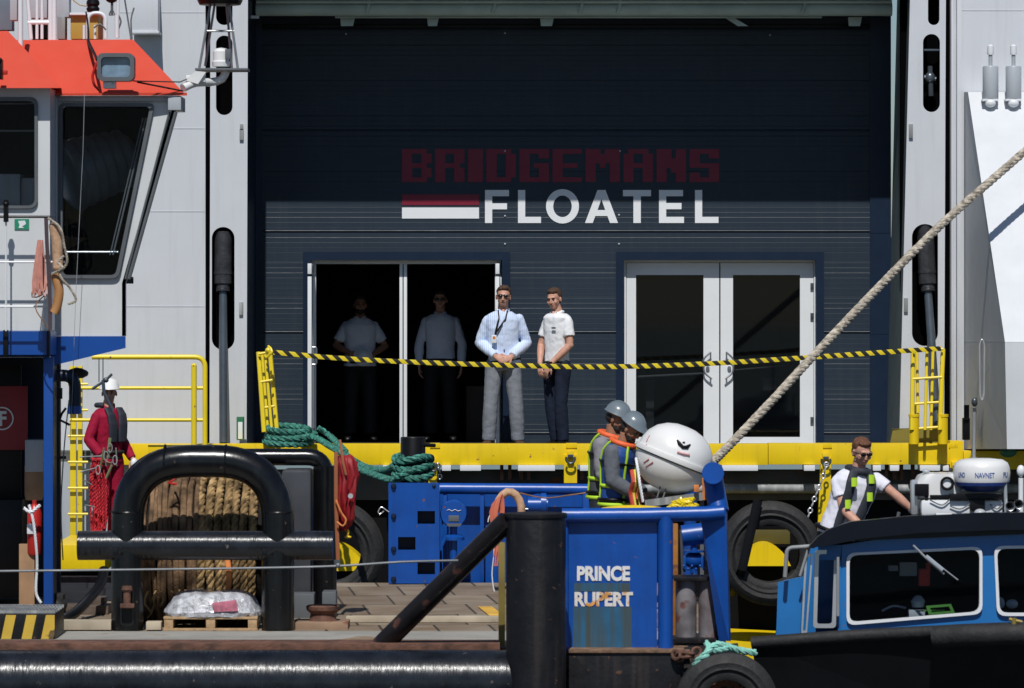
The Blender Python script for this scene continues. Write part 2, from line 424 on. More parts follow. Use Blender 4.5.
# low timber kerb across the deck
kerbmat = mat('pale_timber_kerb', (0.40, 0.34, 0.25), 0.8, var=0.25, scale=4)
b = MB(); b.bpx(56, 620.5, 111, 630, 36.5, .15); b.bpx(146, 622, 161, 630, 36.5, .15)
tag(b.build('timber_kerb', kerbmat), 'pale timber kerb lying on the deck by the arched bitt', 'kerb')
b = MB(); Yk = dY(623); b.bpx(346, 616.5, 502, 622.5, Yk, .12)
tag(b.build('timber_batten', kerbmat), 'thin yellowish batten along the deck right of the rusty capstan', 'batten')
b = MB(); yy = mat('yellow_deck_marking', (0.62, 0.36, 0.05), 0.8, var=0.3)
q = [(478, dY(607.5)), (492, dY(607.5)), (503, dY(616)), (503, dY(622)), (496, dY(622))]
b.poly([Vector(((x - 512) * Y / FPX, Y, DECK + .006)) for x, Y in q], 0.004, dirv=(0, 0, 1)); struct(b.build('deck_marking', yy, smooth=False))
# ================================================================== the big ship: facade of dark ribbed cladding
YW = 51.7
def ribbed(mb, x0, x1, y0, y1, thick=0.10):
    """cladding sheet: horizontal grooves are real; groove heights come from the height alone so that sheets line up"""
    X0 = P(x0, 0, YW).x; X1 = P(x1, 0, YW).x; z0 = P(0, y1, YW).z; z1 = P(0, y0, YW).z
    seam0 = P(0, 232, YW).z; mod = 101 * S(YW); rib = mod / 20
    prof = [(z0, 0.0)]; k = math.ceil((z0 - seam0) / rib + 0.05)
    while True:
        z = seam0 + k * rib
        if z > z1 - 0.02: break
        if z > z0 + 0.02:
            if k % 20 == 0: prof += [(z - .013, 0), (z - .009, .014), (z + .005, .014), (z + .013, -.004), (z + .02, 0)]
            else:
                g = (.0008, .002, .0006, .0012, .003, .0007, .0015)[(k * 5 + k // 20) % 7]
                prof += [(z - .007, 0), (z - .003, g), (z + .002, g), (z + .005, -g * .3), (z + .008, 0)]
        k += 1
    prof.append((z1, 0.0))
    f = [(mb.bm.verts.new((X0, YW + d, z)), mb.bm.verts.new((X1, YW + d, z))) for z, d in prof]
    bk = [(mb.bm.verts.new((X0, YW + thick, z)), mb.bm.verts.new((X1, YW + thick, z))) for z, d in (prof[0], prof[-1])]
    for a, c in zip(f, f[1:]): mb.bm.faces.new([a[0], a[1], c[1], c[0]])
    mb.bm.faces.new([bk[0][0], bk[0][1], bk[1][1], bk[1][0]]); mb.bm.faces.new([f[0][0], f[0][1], bk[0][1], bk[0][0]])
    mb.bm.faces.new([f[-1][0], f[-1][1], bk[1][1], bk[1][0]])
    mb.bm.faces.new([v[0] for v in f] + [bk[1][0], bk[0][0]]); mb.bm.faces.new([v[1] for v in f] + [bk[1][1], bk[0][1]])
fac = thing('cladding_wall', 'dark blue grey ribbed wall with two doorways and large lettering', 'wall', (0, YW, P(0, 445, YW).z))
b = MB(); D1 = (307, 506, 256, 446.5); D2 = (620, 820, 256, 446.5)
ribbed(b, 262, 870, -12, D1[2]); ribbed(b, 262, D1[0], D1[2], 447); ribbed(b, D1[1], D2[0], D1[2], 447); ribbed(b, D2[1], 870, D1[2], 447)
b.build('cladding', M['facade'], fac, smooth=False)
b = MB(); b.ppx([(247, -12), (262, -12), (262, 447), (247, 447)], YW - .03, .2); b.build('corner_flashing', M['navy'], fac)
b = MB(); b.ppx([(870, -12), (891, -12), (891, 447), (870, 447)], YW - .03, .2)
for y in (134, 232, 333): b.bpx(870, y, 891, y + 1, YW - .034, .01, bev=0)
b.build('corner_flashing', M['navy'], fac)
b = MB(); b.bpx(262, 24, 870, 28, YW - .05, .1); b.build('head_flashing', M['black'], fac)
b = MB(); rs = random.Random(3)                      # fixings
for x, y in ((346, 34), (505, 151), (620, 151), (505, 216), (619, 215), (505, 244), (619, 244), (505, 33), (770, 35)):
    b.ell(P(x, y, YW - .004), (.012, .008, .012), seg=8, rings=6)
b.build('fixing_screws', M['greypaint'], fac)
# lettering
mred = mat('dark_red_lettering', (0.19, 0.003, 0.024), 0.5, var=0.05); mwl = mat('white_lettering', (0.78, 0.80, 0.82), 0.5, var=0.02)
GL = {'B': ['#####.', '##..##', '##..##', '#####.', '##..##', '##..##', '#####.'], 'R': ['######', '##..##', '##..##', '#####.', '##..##', '##..##', '##..##'],
      'I': ['###'] * 7, 'D': ['#####.', '##..##', '##..##', '##..##', '##..##', '##..##', '#####.'], 'G': ['######', '##..##', '##....', '##.###', '##..##', '##..##', '######'],
      'E': ['######', '##....', '##....', '#####.', '##....', '##....', '######'], 'M': ['###.###', '#######', '#######', '##.#.##', '##...##', '##...##', '##...##'],
      'A': ['.####.', '##..##', '##..##', '######', '##..##', '##..##', '##..##'], 'N': ['###.##', '###.##', '######', '######', '##.###', '##..##', '##..##'],
      'S': ['######', '##..##', '##....', '######', '....##', '##..##', '######']}
b = MB(); word = 'BRIDGEMANS'; cells = sum(len(GL[c][0]) for c in word); gap = 0.75; wpx = 317.0; u = wpx / (cells + gap * 9); x = 402.0
for ch in word:
    g = GL[ch]
    for r_, row in enumerate(g):
        yb = 149 + r_ * 33 / 7; c0 = None
        for c_ in range(len(row) + 1):
            on = c_ < len(row) and row[c_] == '#'
            if on and c0 is None: c0 = c_
            if not on and c0 is not None:
                grow = 0.35
                b.bpx(x + c0 * u - (grow if c0 else 0), yb, x + c_ * u + (grow if c_ < len(row) else 0), yb + 33 / 7 + .02, YW - .006 - .0001 * (r_ % 2), .02, bev=0); c0 = None
    x += (len(g[0]) + gap) * u
b.build('lettering', mred, fac, smooth=False, label='dark red block letters of the upper name line')
b = MB(); b.bpx(402, 194.5, 479, 205, YW - .006, .02, bev=0); b.build('red_bar', mred, fac, smooth=False)
b = MB(); b.bpx(402, 207.5, 479, 218.5, YW - .006, .02, bev=0); b.build('white_bar', mwl, fac, smooth=False)
b = MB()
H_ = 33.0; T_ = 7.2
def L_(pts): b.ppx([(x, y) for x, y in pts], YW - .007, .02)
def Fs(x, w): L_([(x, 190), (x + w, 190), (x + w, 190 + 6.2), (x + T_, 196.2), (x + T_, 203.3), (x + w - 2, 203.3), (x + w - 2, 209.3), (x + T_, 209.3), (x + T_, 223), (x, 223)])
Fs(485, 24)
def Ls(x, w): L_([(x, 190), (x + T_, 190), (x + T_, 216.8), (x + w, 216.8), (x + w, 223), (x, 223)])
Ls(518, 23)
cx, cy = 562.5, 206.3
ring = lambda rx, ry: [(cx + rx * math.cos(2 * math.pi * k / 32), cy + ry * math.sin(2 * math.pi * k / 32)) for k in range(32)]
b.ppx(ring(16.5, 17.2), YW - .007, .02, [ring(9.3, 10.8)])
b.ppx([(597.5, 190), (605.5, 190), (618, 223), (610, 223), (607.4, 216), (595.3, 216), (592.7, 223), (585, 223)], YW - .007, .02, [[(601.4, 199), (597.5, 210), (605.2, 210)]])
L_([(623, 190), (651, 190), (651, 196.2), (640.8, 196.2), (640.8, 223), (633.4, 223), (633.4, 196.2), (623, 196.2)])
x = 659; L_([(x, 190), (x + 24, 190), (x + 24, 196.2), (x + T_, 196.2), (x + T_, 203), (x + 22.5, 203), (x + 22.5, 209.2), (x + T_, 209.2), (x + T_, 216.8), (x + 25, 216.8), (x + 25, 223), (x, 223)])
Ls(695, 23.5)
b.build('lettering', mwl, fac, smooth=False, label='white sans serif letters of the lower name line')
# navy door surrounds
def surround(D):
    b = MB(); x0, x1, y0, y1 = D
    b.ppx([(x0 - 4, y0 - 4), (x1 + 4, y0 - 4), (x1 + 4, 446), (x1 - 4, 446), (x1 - 4, y0 + 4), (x0 + 4, y0 + 4), (x0 + 4, 446), (x0 - 4, 446)], YW - .035, .16)
    o = b.build('door_surround', M['navy'], fac); return o
surround(D1); surround(D2)
# closed double door on the right
YD = YW + .11
dd = thing('double_door', 'closed white framed double glass door to the right of the lettering', 'door', P(720, 446, YD))
b = MB(); b.ppx([(624, 260), (816, 260), (816, 446), (624, 446)], YD, .07, [[(626, 262.5), (814, 262.5), (814, 444), (626, 444)]]); b.build('door_frame', M['doorwhite'], dd)
for x0, x1, g0, g1, hx in ((626.5, 719.2, 636, 703.5, 708), (720.5, 813.5, 733, 800, 729)):
    b = MB(); b.ppx([(x0, 263), (x1, 263), (x1, 444), (x0, 444)], YD + .01, .05, [[(g0, 275), (g1, 275), (g1, 437), (g0, 437)]]); lf = b.build('door_leaf', M['doorwhite'], dd)
    b = MB(); b.bpx(g0, 275, g1, 437, YD + .03, .012, bev=0); b.build('glass_pane', M['dglass'], lf, smooth=False)
    sg = 1 if hx < 715 else -1
    b = MB(); q = [(hx + 0 * sg, 372), (hx - 5 * sg, 366), (hx - 5 * sg, 360), (hx + 1 * sg, 352)]
    b.tube(resample([P(x, y, YD - .05) for x, y in [(hx + 3 * sg, 352), (hx - 4 * sg, 359), (hx - 4.5 * sg, 366), (hx - 3 * sg, 373), (hx + 4 * sg, 379)]], .01), .011, 8)
    for yy_ in (353, 378): b.tube([P(hx + 2.5 * sg, yy_, YD - .05), P(hx + 2.5 * sg, yy_, YD + .012)], .009, 8)
    b.lathe([(0, 0), (.022, 0), (.022, .03), (0, .03)], P(hx - .3 * sg, 368, YD - .018), (0, 1, 0), 12)
    b.build('handle', M['steel'], lf)
b = MB()
for yy_ in (283, 313, 417): b.bpx(810.5, yy_, 813.5, yy_ + 6, YD - .02, .03)
b.build('hinge', M['darksteel'], dd, each=True)
# open doorway on the left: posts, opened leaves seen edge on
od = thing('open_double_door', 'opened white double door left of centre with a dark room behind', 'door', P(405, 446, YD))
b = MB(); b.bpx(311.5, 260, 501, 264, YD, .07); b.bpx(495, 264, 501.5, 446, YD, .07); b.bpx(311, 264, 316, 446, YD, .07); b.build('door_frame', M['doorwhite'], od)
b = MB(); b.bpx(399.5, 264, 402.6, 446, YD, .06); b.bpx(403.6, 264, 407, 446, YD, .06); b.build('centre_post', M['doorwhite'], od, each=True)
for xa, hs in ((310.8, 1), (495.8, -1)):
    X = P(xa, 0, YD).x; zt = P(0, 264, YD).z; zb = P(0, 445, YD).z; L0 = .80
    b = MB(); Yc = YD - L0 / 2
    for zz, hh in ((zt - .06, .12), (zb + .10, .2)): b.box((X + .022, Yc, zz), (.045, L0, hh), bev=.003)
    for yy_ in (YD - .05, YD - L0 + .05): b.box((X + .022, yy_, (zt + zb) / 2), (.045, .1, zt - zb - .30), bev=.003)
    lf = b.build('door_leaf', M['doorwhite'], od)
    b = MB(); b.box((X + .022, Yc, (zt + zb) / 2), (.01, L0 - .2, zt - zb - .3)); b.build('glass_pane', M['dglass'], lf, smooth=False)
    b = MB(); yh = YD - L0 + .05; b.tube(fillet([(X + .05, yh, zb + .95), (X + .10, yh, zb + .95), (X + .10, yh, zb + 1.15), (X + .05, yh, zb + 1.15)], .03), .009, 8); b.build('handle', M['steel'], lf)
# the unlit lobby behind the wall
lob = thing('entrance_lobby', 'dim unlit lobby seen through the open and the glazed doorways', 'room', (0, 54, P(0, 446, YW).z))
zf = P(0, 446.5, YW).z; zc = P(0, 250, YW).z
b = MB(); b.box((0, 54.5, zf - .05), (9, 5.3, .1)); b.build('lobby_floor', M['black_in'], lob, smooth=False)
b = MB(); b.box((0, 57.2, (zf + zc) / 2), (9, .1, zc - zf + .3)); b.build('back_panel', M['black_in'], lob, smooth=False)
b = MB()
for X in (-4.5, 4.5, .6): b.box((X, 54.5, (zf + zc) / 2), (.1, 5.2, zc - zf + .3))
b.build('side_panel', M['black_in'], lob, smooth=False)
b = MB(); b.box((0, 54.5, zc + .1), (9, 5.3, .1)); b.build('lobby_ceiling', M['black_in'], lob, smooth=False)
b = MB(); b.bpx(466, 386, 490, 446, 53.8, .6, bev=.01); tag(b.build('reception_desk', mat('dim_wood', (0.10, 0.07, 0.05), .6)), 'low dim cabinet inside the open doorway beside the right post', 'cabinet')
b = MB(); b.tube([P(634, 377, 52.6), P(703, 373.5, 52.6)], .014, 8); b.tube([P(735, 370, 52.6), P(790, 365, 52.6)], .008, 8); tag(b.build('reflection_rail', M['whiter']), 'thin white rails put behind the closed glass door panes as pale reflections', 'rail')  # rails added inside to give the panes pale reflection lines
b = MB(); b.bpx(646, 380, 654, 444, 52.9, .1); tag(b.build('lobby_post', M['greypaint']), 'dim grey post seen through the left pane of the closed door', 'post')
b = MB(); b.bpx(763, 378, 776, 390, 53.5, .02, bev=.002); tag(b.build('wall_notice', M['doorwhite']), 'small pale notice seen through the right door pane', 'notice')
# soffit, pipes above
b = MB(); b.box((.6, 50.84, P(0, -9, 50.2).z + .6), (8.4, 1.9, 1.0)); so_ = tag(b.build('overhang', M['weather'], smooth=False), 'grey steel overhang above the ribbed wall', 'overhang')
b = MB(); YP = 51.0
b.tube([P(256, 9.5, YP), P(892, 9.5, YP)], .075, 16); tag(b.build('ceiling_pipe', M['greygreen']), 'thick pale green pipe running under the overhang', 'pipe')
b = MB(); b.tube([P(256, 1.8, YP - .1), P(892, 1.8, YP - .1)], .02, 8)
for x in (369, 495, 582, 620, 805): b.tube(fillet([P(x, -8, YP), P(x, 5, YP - .1), P(x - 3, 13, YP - .1)], .03), .018, 8)
tag(b.build('service_pipe', M['greygreen']), 'thin pipe with drop brackets above the thick green pipe', 'pipe')
b = MB(); b.bpx(335, 16, 822, 18, YP + .1, .05)
for x, w in ((340, 15), (427, 12), (540, 14), (848, 14)): b.ppx([(x, 17), (x + w, 17), (x + w - 2, 26), (x + 1, 26)], YP + .25, .03)
b.ppx([(724, 17), (733, 17), (748, 26), (738, 26)], YP + .25, .03)
tag(b.build('pipe_bracket', M['greygreen']), 'row of flat steel hangers below the green pipe', 'bracket')
b = MB(); b.bpx(247, 15.5, 259, 18.5, 50.6, .05); tag(b.build('short_rod', M['whiter']), 'short white rod sticking out beside the left upright', 'rod')
# ------------------------------------------------------------------ hull walls and uprights
YH = 50.0
b = MB(); b.bpx(-420, -180, 205.5, 452, YH, .4); hl = tag(b.build('hull_wall', M['white'], smooth=False), 'plain white steel hull wall behind the orange roofed wheelhouse', 'wall')
b = MB()
for y in (12, 128, 211, 306): b.bpx(120, y, 205, y + .7, YH - .004, .01, bev=0)
b.build('weld_seam', M['white'], hl, smooth=False)
b = MB(); b.bpx(950.5, -180, 1560, 452, YH, .4); hr = tag(b.build('hull_wall', M['white'], smooth=False), 'white steel hull wall at the right edge behind the tapered casing', 'wall')
b = MB(); b.bpx(957, -40, 962, 452, YH - .12, .14); b.bpx(951.3, -40, 953.5, 452, YH - .06, .08); b.build('stiffener', M['white'], hr, each=True)
b = MB(); b.bpx(962, 9.6, 1500, 10.6, YH - .004, .01, bev=0); b.build('weld_seam', M['white'], hr, smooth=False)
for x0, x1 in ((204.8, 211), (944.5, 951)):
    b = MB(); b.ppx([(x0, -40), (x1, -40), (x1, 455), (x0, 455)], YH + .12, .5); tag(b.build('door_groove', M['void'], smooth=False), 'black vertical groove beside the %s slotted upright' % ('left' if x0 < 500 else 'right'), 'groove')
def slot(x0, x1, y0, y1): return rnd(x0, y0, x1, y1, (x1 - x0) / 2 - .1, 7)
def upright(outer, slots, label, inner):
    t = thing('slotted_upright', label, 'upright', P((outer[0][0] + outer[1][0]) / 2, 452, YH), 'slotted uprights framing the dark wall')
    b = MB(); b.ppx(outer, YH - .06, .05, slots); b.build('face_plate', M['white'], t, smooth=False)
    b = MB(); x0 = min(p[0] for p in outer) + 1.5; x1 = max(p[0] for p in outer) - 3
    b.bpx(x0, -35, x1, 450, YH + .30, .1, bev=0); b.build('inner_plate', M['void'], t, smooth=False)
    b = MB()
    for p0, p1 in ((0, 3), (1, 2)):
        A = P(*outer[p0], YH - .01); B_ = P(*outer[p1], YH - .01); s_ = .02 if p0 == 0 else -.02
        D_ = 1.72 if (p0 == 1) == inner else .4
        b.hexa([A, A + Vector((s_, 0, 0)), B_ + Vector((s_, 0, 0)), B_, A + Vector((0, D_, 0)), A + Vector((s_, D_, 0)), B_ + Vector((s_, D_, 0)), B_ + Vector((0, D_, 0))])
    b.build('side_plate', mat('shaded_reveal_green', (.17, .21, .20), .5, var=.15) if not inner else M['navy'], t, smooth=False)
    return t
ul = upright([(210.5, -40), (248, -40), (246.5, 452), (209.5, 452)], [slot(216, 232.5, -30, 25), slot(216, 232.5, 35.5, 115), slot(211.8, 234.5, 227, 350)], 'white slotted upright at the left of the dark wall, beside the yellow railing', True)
ur = upright([(911, -40), (946, -40), (944, 452), (899, 452)], [slot(928, 939.5, -30, 25), slot(923, 940, 34, 112), slot(912, 938, 224, 346)], 'white slotted upright at the right of the dark wall, behind the grey rope', False)
b = MB(); b.bpx(240, 124, 243, 129, YH - .1, .04); b.bpx(239.5, 129, 243.5, 140, YH - .09, .04); b.bpx(239, 302, 243, 315, YH - .09, .04); b.build('latch_bracket', M['weather'], ul, each=True)
b = MB(); b.bpx(909, 124, 913, 138, YH - .09, .04); b.bpx(904, 298, 908, 312, YH - .09, .04); b.build('latch_bracket', M['weather'], ur, each=True)
b = MB(); b.bpx(924, 49, 940, 51, YH - .03, .05); b.ell(P(930, 78, YH + .1), (.06, .05, .07)); b.tube([P(930, 66, YH + .1), P(931, 96, YH + .1)], .03, 8); b.tube([P(924, 77, YH + .1), P(936, 79, YH + .1)], .025, 8); b.build('locking_pin', M['darksteel'], ur)
for n, (a, c, d, lab) in enumerate(((P(223.5, 232, YH + .05), P(223, 284, YH + .0), P(223.5, 443, YH - .35), 'hydraulic ram leaning out of the left slotted upright'), (P(925, 226, YH + .05), P(927.5, 284, YH + .0), P(937, 425, YH - .35), 'hydraulic ram leaning out of the right slotted upright by the yellow ladder'))):
    rm = thing('hydraulic_ram', lab, 'hydraulic ram', d, 'hydraulic rams in the uprights')
    b = MB(); b.tube([a, c], .1, 18); b.tube([c, c + (d - c).normalized() * .09], .08, 18); b.tube([c + (a - c) * .18, c + (a - c) * .24], .106, 18); b.build('cylinder', mat('ram_cylinder_black', (.03, .03, .033), .35, var=.4, scale=12, bump=.3), rm)
    b = MB(); b.tube([c, d], .048, 14); b.build('rod', M['darksteel'], rm)
# tapered casing on the right
cs = thing('tapered_casing', 'white tapered steel casing with a pointed top at the right edge', 'casing', P(1010, 452, YH))
A = [P(968, 92, 49.5), P(1130, 92, 49.5), P(1130, 342, 46.6), P(1005, 342, 46.6)]
B_ = [P(964, 92, 49.98), P(1130, 92, 49.98), P(1130, 342, 49.98), P(964, 342, 49.98)]
b = MB(); b.hexa(A + B_); b.hexa([P(1005, 342.2, 46.6), P(1130, 342.2, 46.6), P(1130, 449, 46.6), P(1007, 449, 46.6), P(964, 342.2, 49.98), P(1130, 342.2, 49.98), P(1130, 449, 49.98), P(964, 449, 49.98)])
b.build('casing_shell', mat('bright_casing_paint', (.62,.64,.66), .5, var=.04, streak=.1, scol=(.50,.51,.51)), cs, smooth=False)
b = MB(); p = [P(x, y, 47.9) for x, y in ((982, 338), (979.5, 345), (980, 395), (982, 402), (984, 395), (984.5, 345))]; b.tube(fillet(p, .04, closed=True), .011, 8, closed=True); b.build('grab_handle', M['silver'], cs)
for i, x in enumerate((990.5, 1013.5)):
    t = thing('bottle_antenna', ['white cylinder with a thin cap stick, left of two on the right casing', 'white cylinder with a thin cap stick, right of two at the picture edge'][i], 'antenna', P(x, 107, 48.9), 'pair of white cylinders on the casing')
    c = P(x, 100, 49.3); r_ = 8 * S(48.95)
    b = MB(); b.lathe([(0, 0), (r_ * .9, 0), (r_, .015), (r_, .36), (r_ * .92, .375), (0, .375)], c, seg=22); b.build('canister', M['greypaint'], t)
    b = MB(); b.tube([c + Vector((0, 0, .37)), c + Vector((0, 0, .58))], .022, 10); b.build('stem', M['greypaint'], t)
    b = MB(); b.lathe([(0, 0), (.034, 0), (.038, .03), (.034, .1), (0, .12)], c + Vector((0, 0, .5)), seg=14); b.build('cap', M['whiter'], t)
    b = MB(); b.ell(P(x, 103, 49.25), (.06, .05, .05)); b.bpx(x - 8, 99, x + 8, 101, 49.22, .2); b.build('foot_bracket', M['whiter'], t)
# ------------------------------------------------------------------ landing deck of the ship
YB = 49.4; zd = P(0, 448.5, 50.5).z
b = MB(); X0, X1 = P(-420, 0, YB).x, P(1560, 0, YB).x; b.box(((X0 + X1) / 2, (YB + .3 + YW + .3) / 2, zd - .06), (X1 - X0, YW - YB, .12)); struct(b.build('landing_deck', mat('grey_deck', (.12, .12, .12), .8), smooth=False))
b = MB(); b.bpx(120, 444, 768, 465, YB, .3, bev=.006); b.bpx(768.4, 443.6, 963, 464.6, YB, .3, bev=.006); bm1 = tag(b.build('edge_beam', M['yellow']), 'long yellow edge beam below the two doorways', 'beam')
b = MB()
for x, w in ((264, 11), (430, 10), (566, 11), (823, 9), (949, 9)): b.bpx(x, 443, x + w, 448, YB - .012, .05, bev=.002)
b.build('lug_plate', M['yellow'], bm1, each=True)
b = MB(); b.bpx(963.5, 451, 1560, 469.5, YB, .3, bev=.006); b.bpx(950, 441, 963.2, 478, YB - .01, .28); tag(b.build('edge_beam', M['yellow']), 'yellow edge beam set lower at the right, behind the radar dome', 'beam')
for i, (x0, x1, y0, y1, lab) in enumerate(((428.5, 437, 463, 484, 'short yellow bracket with shackle beside the roped bollard'), (564, 577, 455, 483, 'yellow bracket with shackle behind the two helmeted workers'), (821, 831, 457, 545, 'tall yellow bracket holding a chain behind the man on the boat'), (951, 960, 466, 492, 'yellow bracket with shackle behind the radar dome'))):
    t = thing('mooring_bracket', lab, 'bracket', P((x0 + x1) / 2, y1, YB), 'yellow shackle brackets on the edge beam')
    xm = (x0 + x1) / 2
    b = MB(); b.ppx([(x0 - (4 if i == 2 else 0), y1), (x0, y0), (x1, y0), (x1, y1)], YB - .03, .1); b.bpx(xm - 3.5, y0 - 4, xm + 3.5, y0 + 3, YB - .1, .09); b.build('bracket_plate', M['yellow'], t)
    b = MB(); pts = [P(xm + 4.6 * math.cos(a), y0 + 4 + 4.2 * math.sin(a), YB - .12) for a in [R(v) for v in range(-30, 211, 20)]]; b.tube(pts, .012, 8); b.bpx(xm - 2.8, y0 - .5, xm + 2.8, y0 + 2.5, YB - .12, .06); b.build('shackle', M['darksteel'], t)
# below the beam
b = MB(); b.bpx(60, 470, 1560, 500, 49.75, .2); hb = tag(b.build('hull_belting', mat('sooty_grey_steel', (.07, .07, .068), .6, var=.4, scale=2, rust=.15, streak=.3)), 'sooty grey steel belting under the yellow beam', 'belting')
b = MB()
for x0, x1 in ((383, 389), (442, 451), (460, 481), (518, 555), (580, 590), (722, 758), (804, 815), (873, 881), (890, 899), (920, 940), (943, 949), (985, 1000)): b.bpx(x0, 465.4, x1, 470.8, 49.33, .3)
b.build('white_patch', M['whiter'], hb, each=True)
b = MB(); rs = random.Random(5)
for x in (410, 500, 508, 519, 527, 580, 873, 885, 893, 900, 911, 720, 1003, 1010): b.bpx(x, 464, x + 2 + rs.random() * 2, 480, 49.56, .06)
b.build('rib', M['rust'], hb, each=True)
b = MB(); b.tube([P(388, 488.5, 49.6), P(1130, 488.5, 49.6)], .055, 12); b.build('rubbing_strake', M['weather'], hb)
b = MB(); b.bpx(-420, 500, 1560, 735, 49.85, .3, bev=0); tag(b.build('black_hull', mat('black_hull_paint', (.004, .004, .005), .7, spec=.1), smooth=False), 'black lower hull of the big ship behind the tyres', 'hull')
# hull plating seen between the tug and the ship at the left
b = MB(); b.bpx(54, 452, 130, 571, 49.7, .1); tag(b.build('grey_hull_plate', M['greypaint'], smooth=False), 'grey painted hull plate behind the red clad worker', 'plate')
b = MB(); b.bpx(54, 577, 130, 588, 44, .2); tag(b.build('rusty_ledge', M['rust']), 'rusty brown ledge beyond the deck at the left', 'ledge')
# lower yellow platforms
b = MB(); b.bpx(52, 545, 105, 571, 46.8, 2.0); tag(b.build('fender_box', M['yellow']), 'yellow steel box under the feet of the red clad worker', 'box')
for i, (cx_, y0, y1, w, lab) in enumerate(((350, 543, 571, 18, 'yellow rounded plate seen inside the left tyre'), (765, 543, 566, 26, 'yellow rounded plate seen inside the right tyre'))):
    pts = [(cx_ - w, y1)] + [(cx_ - w + 2 * w * k / 12, y1 - (y1 - y0) * math.sin(math.pi * (k / 12 if i else .5 + k / 24)) ** .7) for k in range(0, 13)] + [(cx_ + w, y1)]
    b = MB(); b.ppx(pts, 49.2, .5); tag(b.build('fender_plate', M['yellow']), lab, 'plate')
b = MB(); b.bpx(742, 530, 790, 544, 49.6, .1); tag(b.build('olive_plate', mat('olive_paint', (.08, .065, .01), .5)), 'dull olive plate above the right yellow plate', 'plate')
b = MB(); b.hexa([P(700, 641, 48.3), P(800, 644, 48.3), P(800, 660, 48.3), P(700, 660, 48.3), P(700, 627, 49.7), P(800, 632, 49.7), P(800, 660, 49.7), P(700, 660, 49.7)]); tag(b.build('boot_plate', M['yellow']), 'yellow plate low on the hull between tug and blue boat', 'plate')
# tyres
def tyre(c, ro, ri, wd, lab, axis=(0, 1, 0), seg=56):
    t = thing('tyre_fender', lab, 'tyre', Vector(c) - Vector((0, 0, ro)), 'tyres hung as fenders')
    h = wd / 2; b = MB()
    prof = [(ri, -h * .72), (ri + (ro - ri) * .18, -h * .84), (ri + (ro - ri) * .3, -h * .82), (ri + (ro - ri) * .42, -h * .98), (ri + (ro - ri) * .5, -h * .94), (ri + (ro - ri) * .66, -h), (ro - .05, -h * .92), (ro - .012, -h * .74)]
    for k in range(-3, 4): z = h * .2 * k; prof += [(ro, z - h * .07), (ro, z + h * .03), (ro - .018, z + h * .04), (ro - .018, z + h * .12)]
    prof += [(ro - .012, h * .8), (ro - .05, h * .92), (ri + (ro - ri) * .6, h), (ri, h * .72), (ri + .02, h * .5), (ri + .03, 0), (ri + .02, -h * .5), (ri, -h * .72)]
    b.lathe(prof, c, axis, seg); b.build('tyre_casing', M['rubber'], t, disp=.004, dscale=3)
    return t
t1 = tyre(P(770, 553, 48.2), 52 * S(48.2), 29 * S(48.2), .42, 'big tyre hanging between the tug and the blue boat')
b = MB(); b.tube([P(758, 500, 47.95), P(742, 570, 47.93), P(731, 595, 48.3)], .05, 8, flat=.3); b.build('hanging_strap', M['black'], t1)
t2 = tyre(P(332, 552, 48.2), 52 * S(48.2), 29 * S(48.2), .42, 'big tyre mostly hidden behind the arched bitt and red bag')
# chain
def chain(mb, pts, r, L0):
    path = resample(pts, L0 * .15); d = 0; last = path[0]; k = 0
    for i in range(1, len(path)):
        d += (path[i] - path[i - 1]).length
        if d >= L0 * .78:
            d = 0; a = last; c = path[i]; m_ = (a + c) / 2; t_ = (c - a).normalized(); side = t_.cross(Vector((0, 1, 0))).normalized() if k % 2 == 0 else Vector((0, 1, 0))
            if side.length < .1: side = Vector((1, 0, 0))
            h = L0 * .5; w_ = L0 * .3
            q = [m_ + t_ * (h * .75 * math.sin(2 * math.pi * j / 12) ) + side * (w_ * math.cos(2 * math.pi * j / 12)) for j in range(12)]
            mb.tube(q, r, 6, closed=True); last = c; k += 1
b = MB(); chain(b, [P(827, 462, YB - .2), P(822, 480, YB - .22), P(814, 500, YB - .24), P(807, 520, YB - .26)], .009, .075); tag(b.build('chain', M['silver']), 'galvanised chain hanging beside the tall yellow bracket', 'chain')
b = MB(); chain(b, [P(437, 463, YB - .3), P(440, 472, YB - .3), P(439, 484, YB - .3)], .010, .07); tag(b.build('chain', M['darksteel']), 'short dark chain hanging above the blue perforated plate', 'chain')
# ------------------------------------------------------------------ railings and ladders on the ship
YR = 49.0
rl = thing('pipe_railing', 'yellow pipe railing on the ship to the right of the red clad worker', 'railing', P(140, 455, YR))
b = MB(); b.tube(fillet([P(92, 357, YR), P(205, 357, YR), P(205, 446, YR)], .12), .028, 12); b.build('top_rail', M['yellowrail'], rl)
for y in (388, 420): b = MB(); b.tube([P(70, y, YR), P(204, y, YR)], .020, 10); b.build('mid_rail', M['yellowrail'], rl)
b = MB(); b.tube([P(194, 366, YR - .05), P(194, 446, YR - .05)], .031, 12); b.ell(P(194, 366, YR - .05), (.031, .031, .031)); b.build('post', M['yellowrail'], rl)
lad = thing('ladder', 'yellow upright ladder at the left behind the red clad worker', 'ladder', P(76, 548, 49.1))
b = MB()
for x, w in ((73, 3.0), (80, 2.2)): b.bpx(x - w, 366, x + w, 548, 49.1, .07)
b.build('stile', M['yellowrail'], lad, each=True)
b = MB()
for y in range(384, 545, 26): b.tube([P(68, y, 49.05), P(88, y, 49.05)], .014, 8)
b.build('rung', M['yellowrail'], lad, each=True)
b = MB(); b.bpx(148, 445, 190, 456, 49.2, .2) ; tag(b.build('deck_edge_plate', M['yellow']), 'short yellow plate behind the top of the black arch', 'plate')
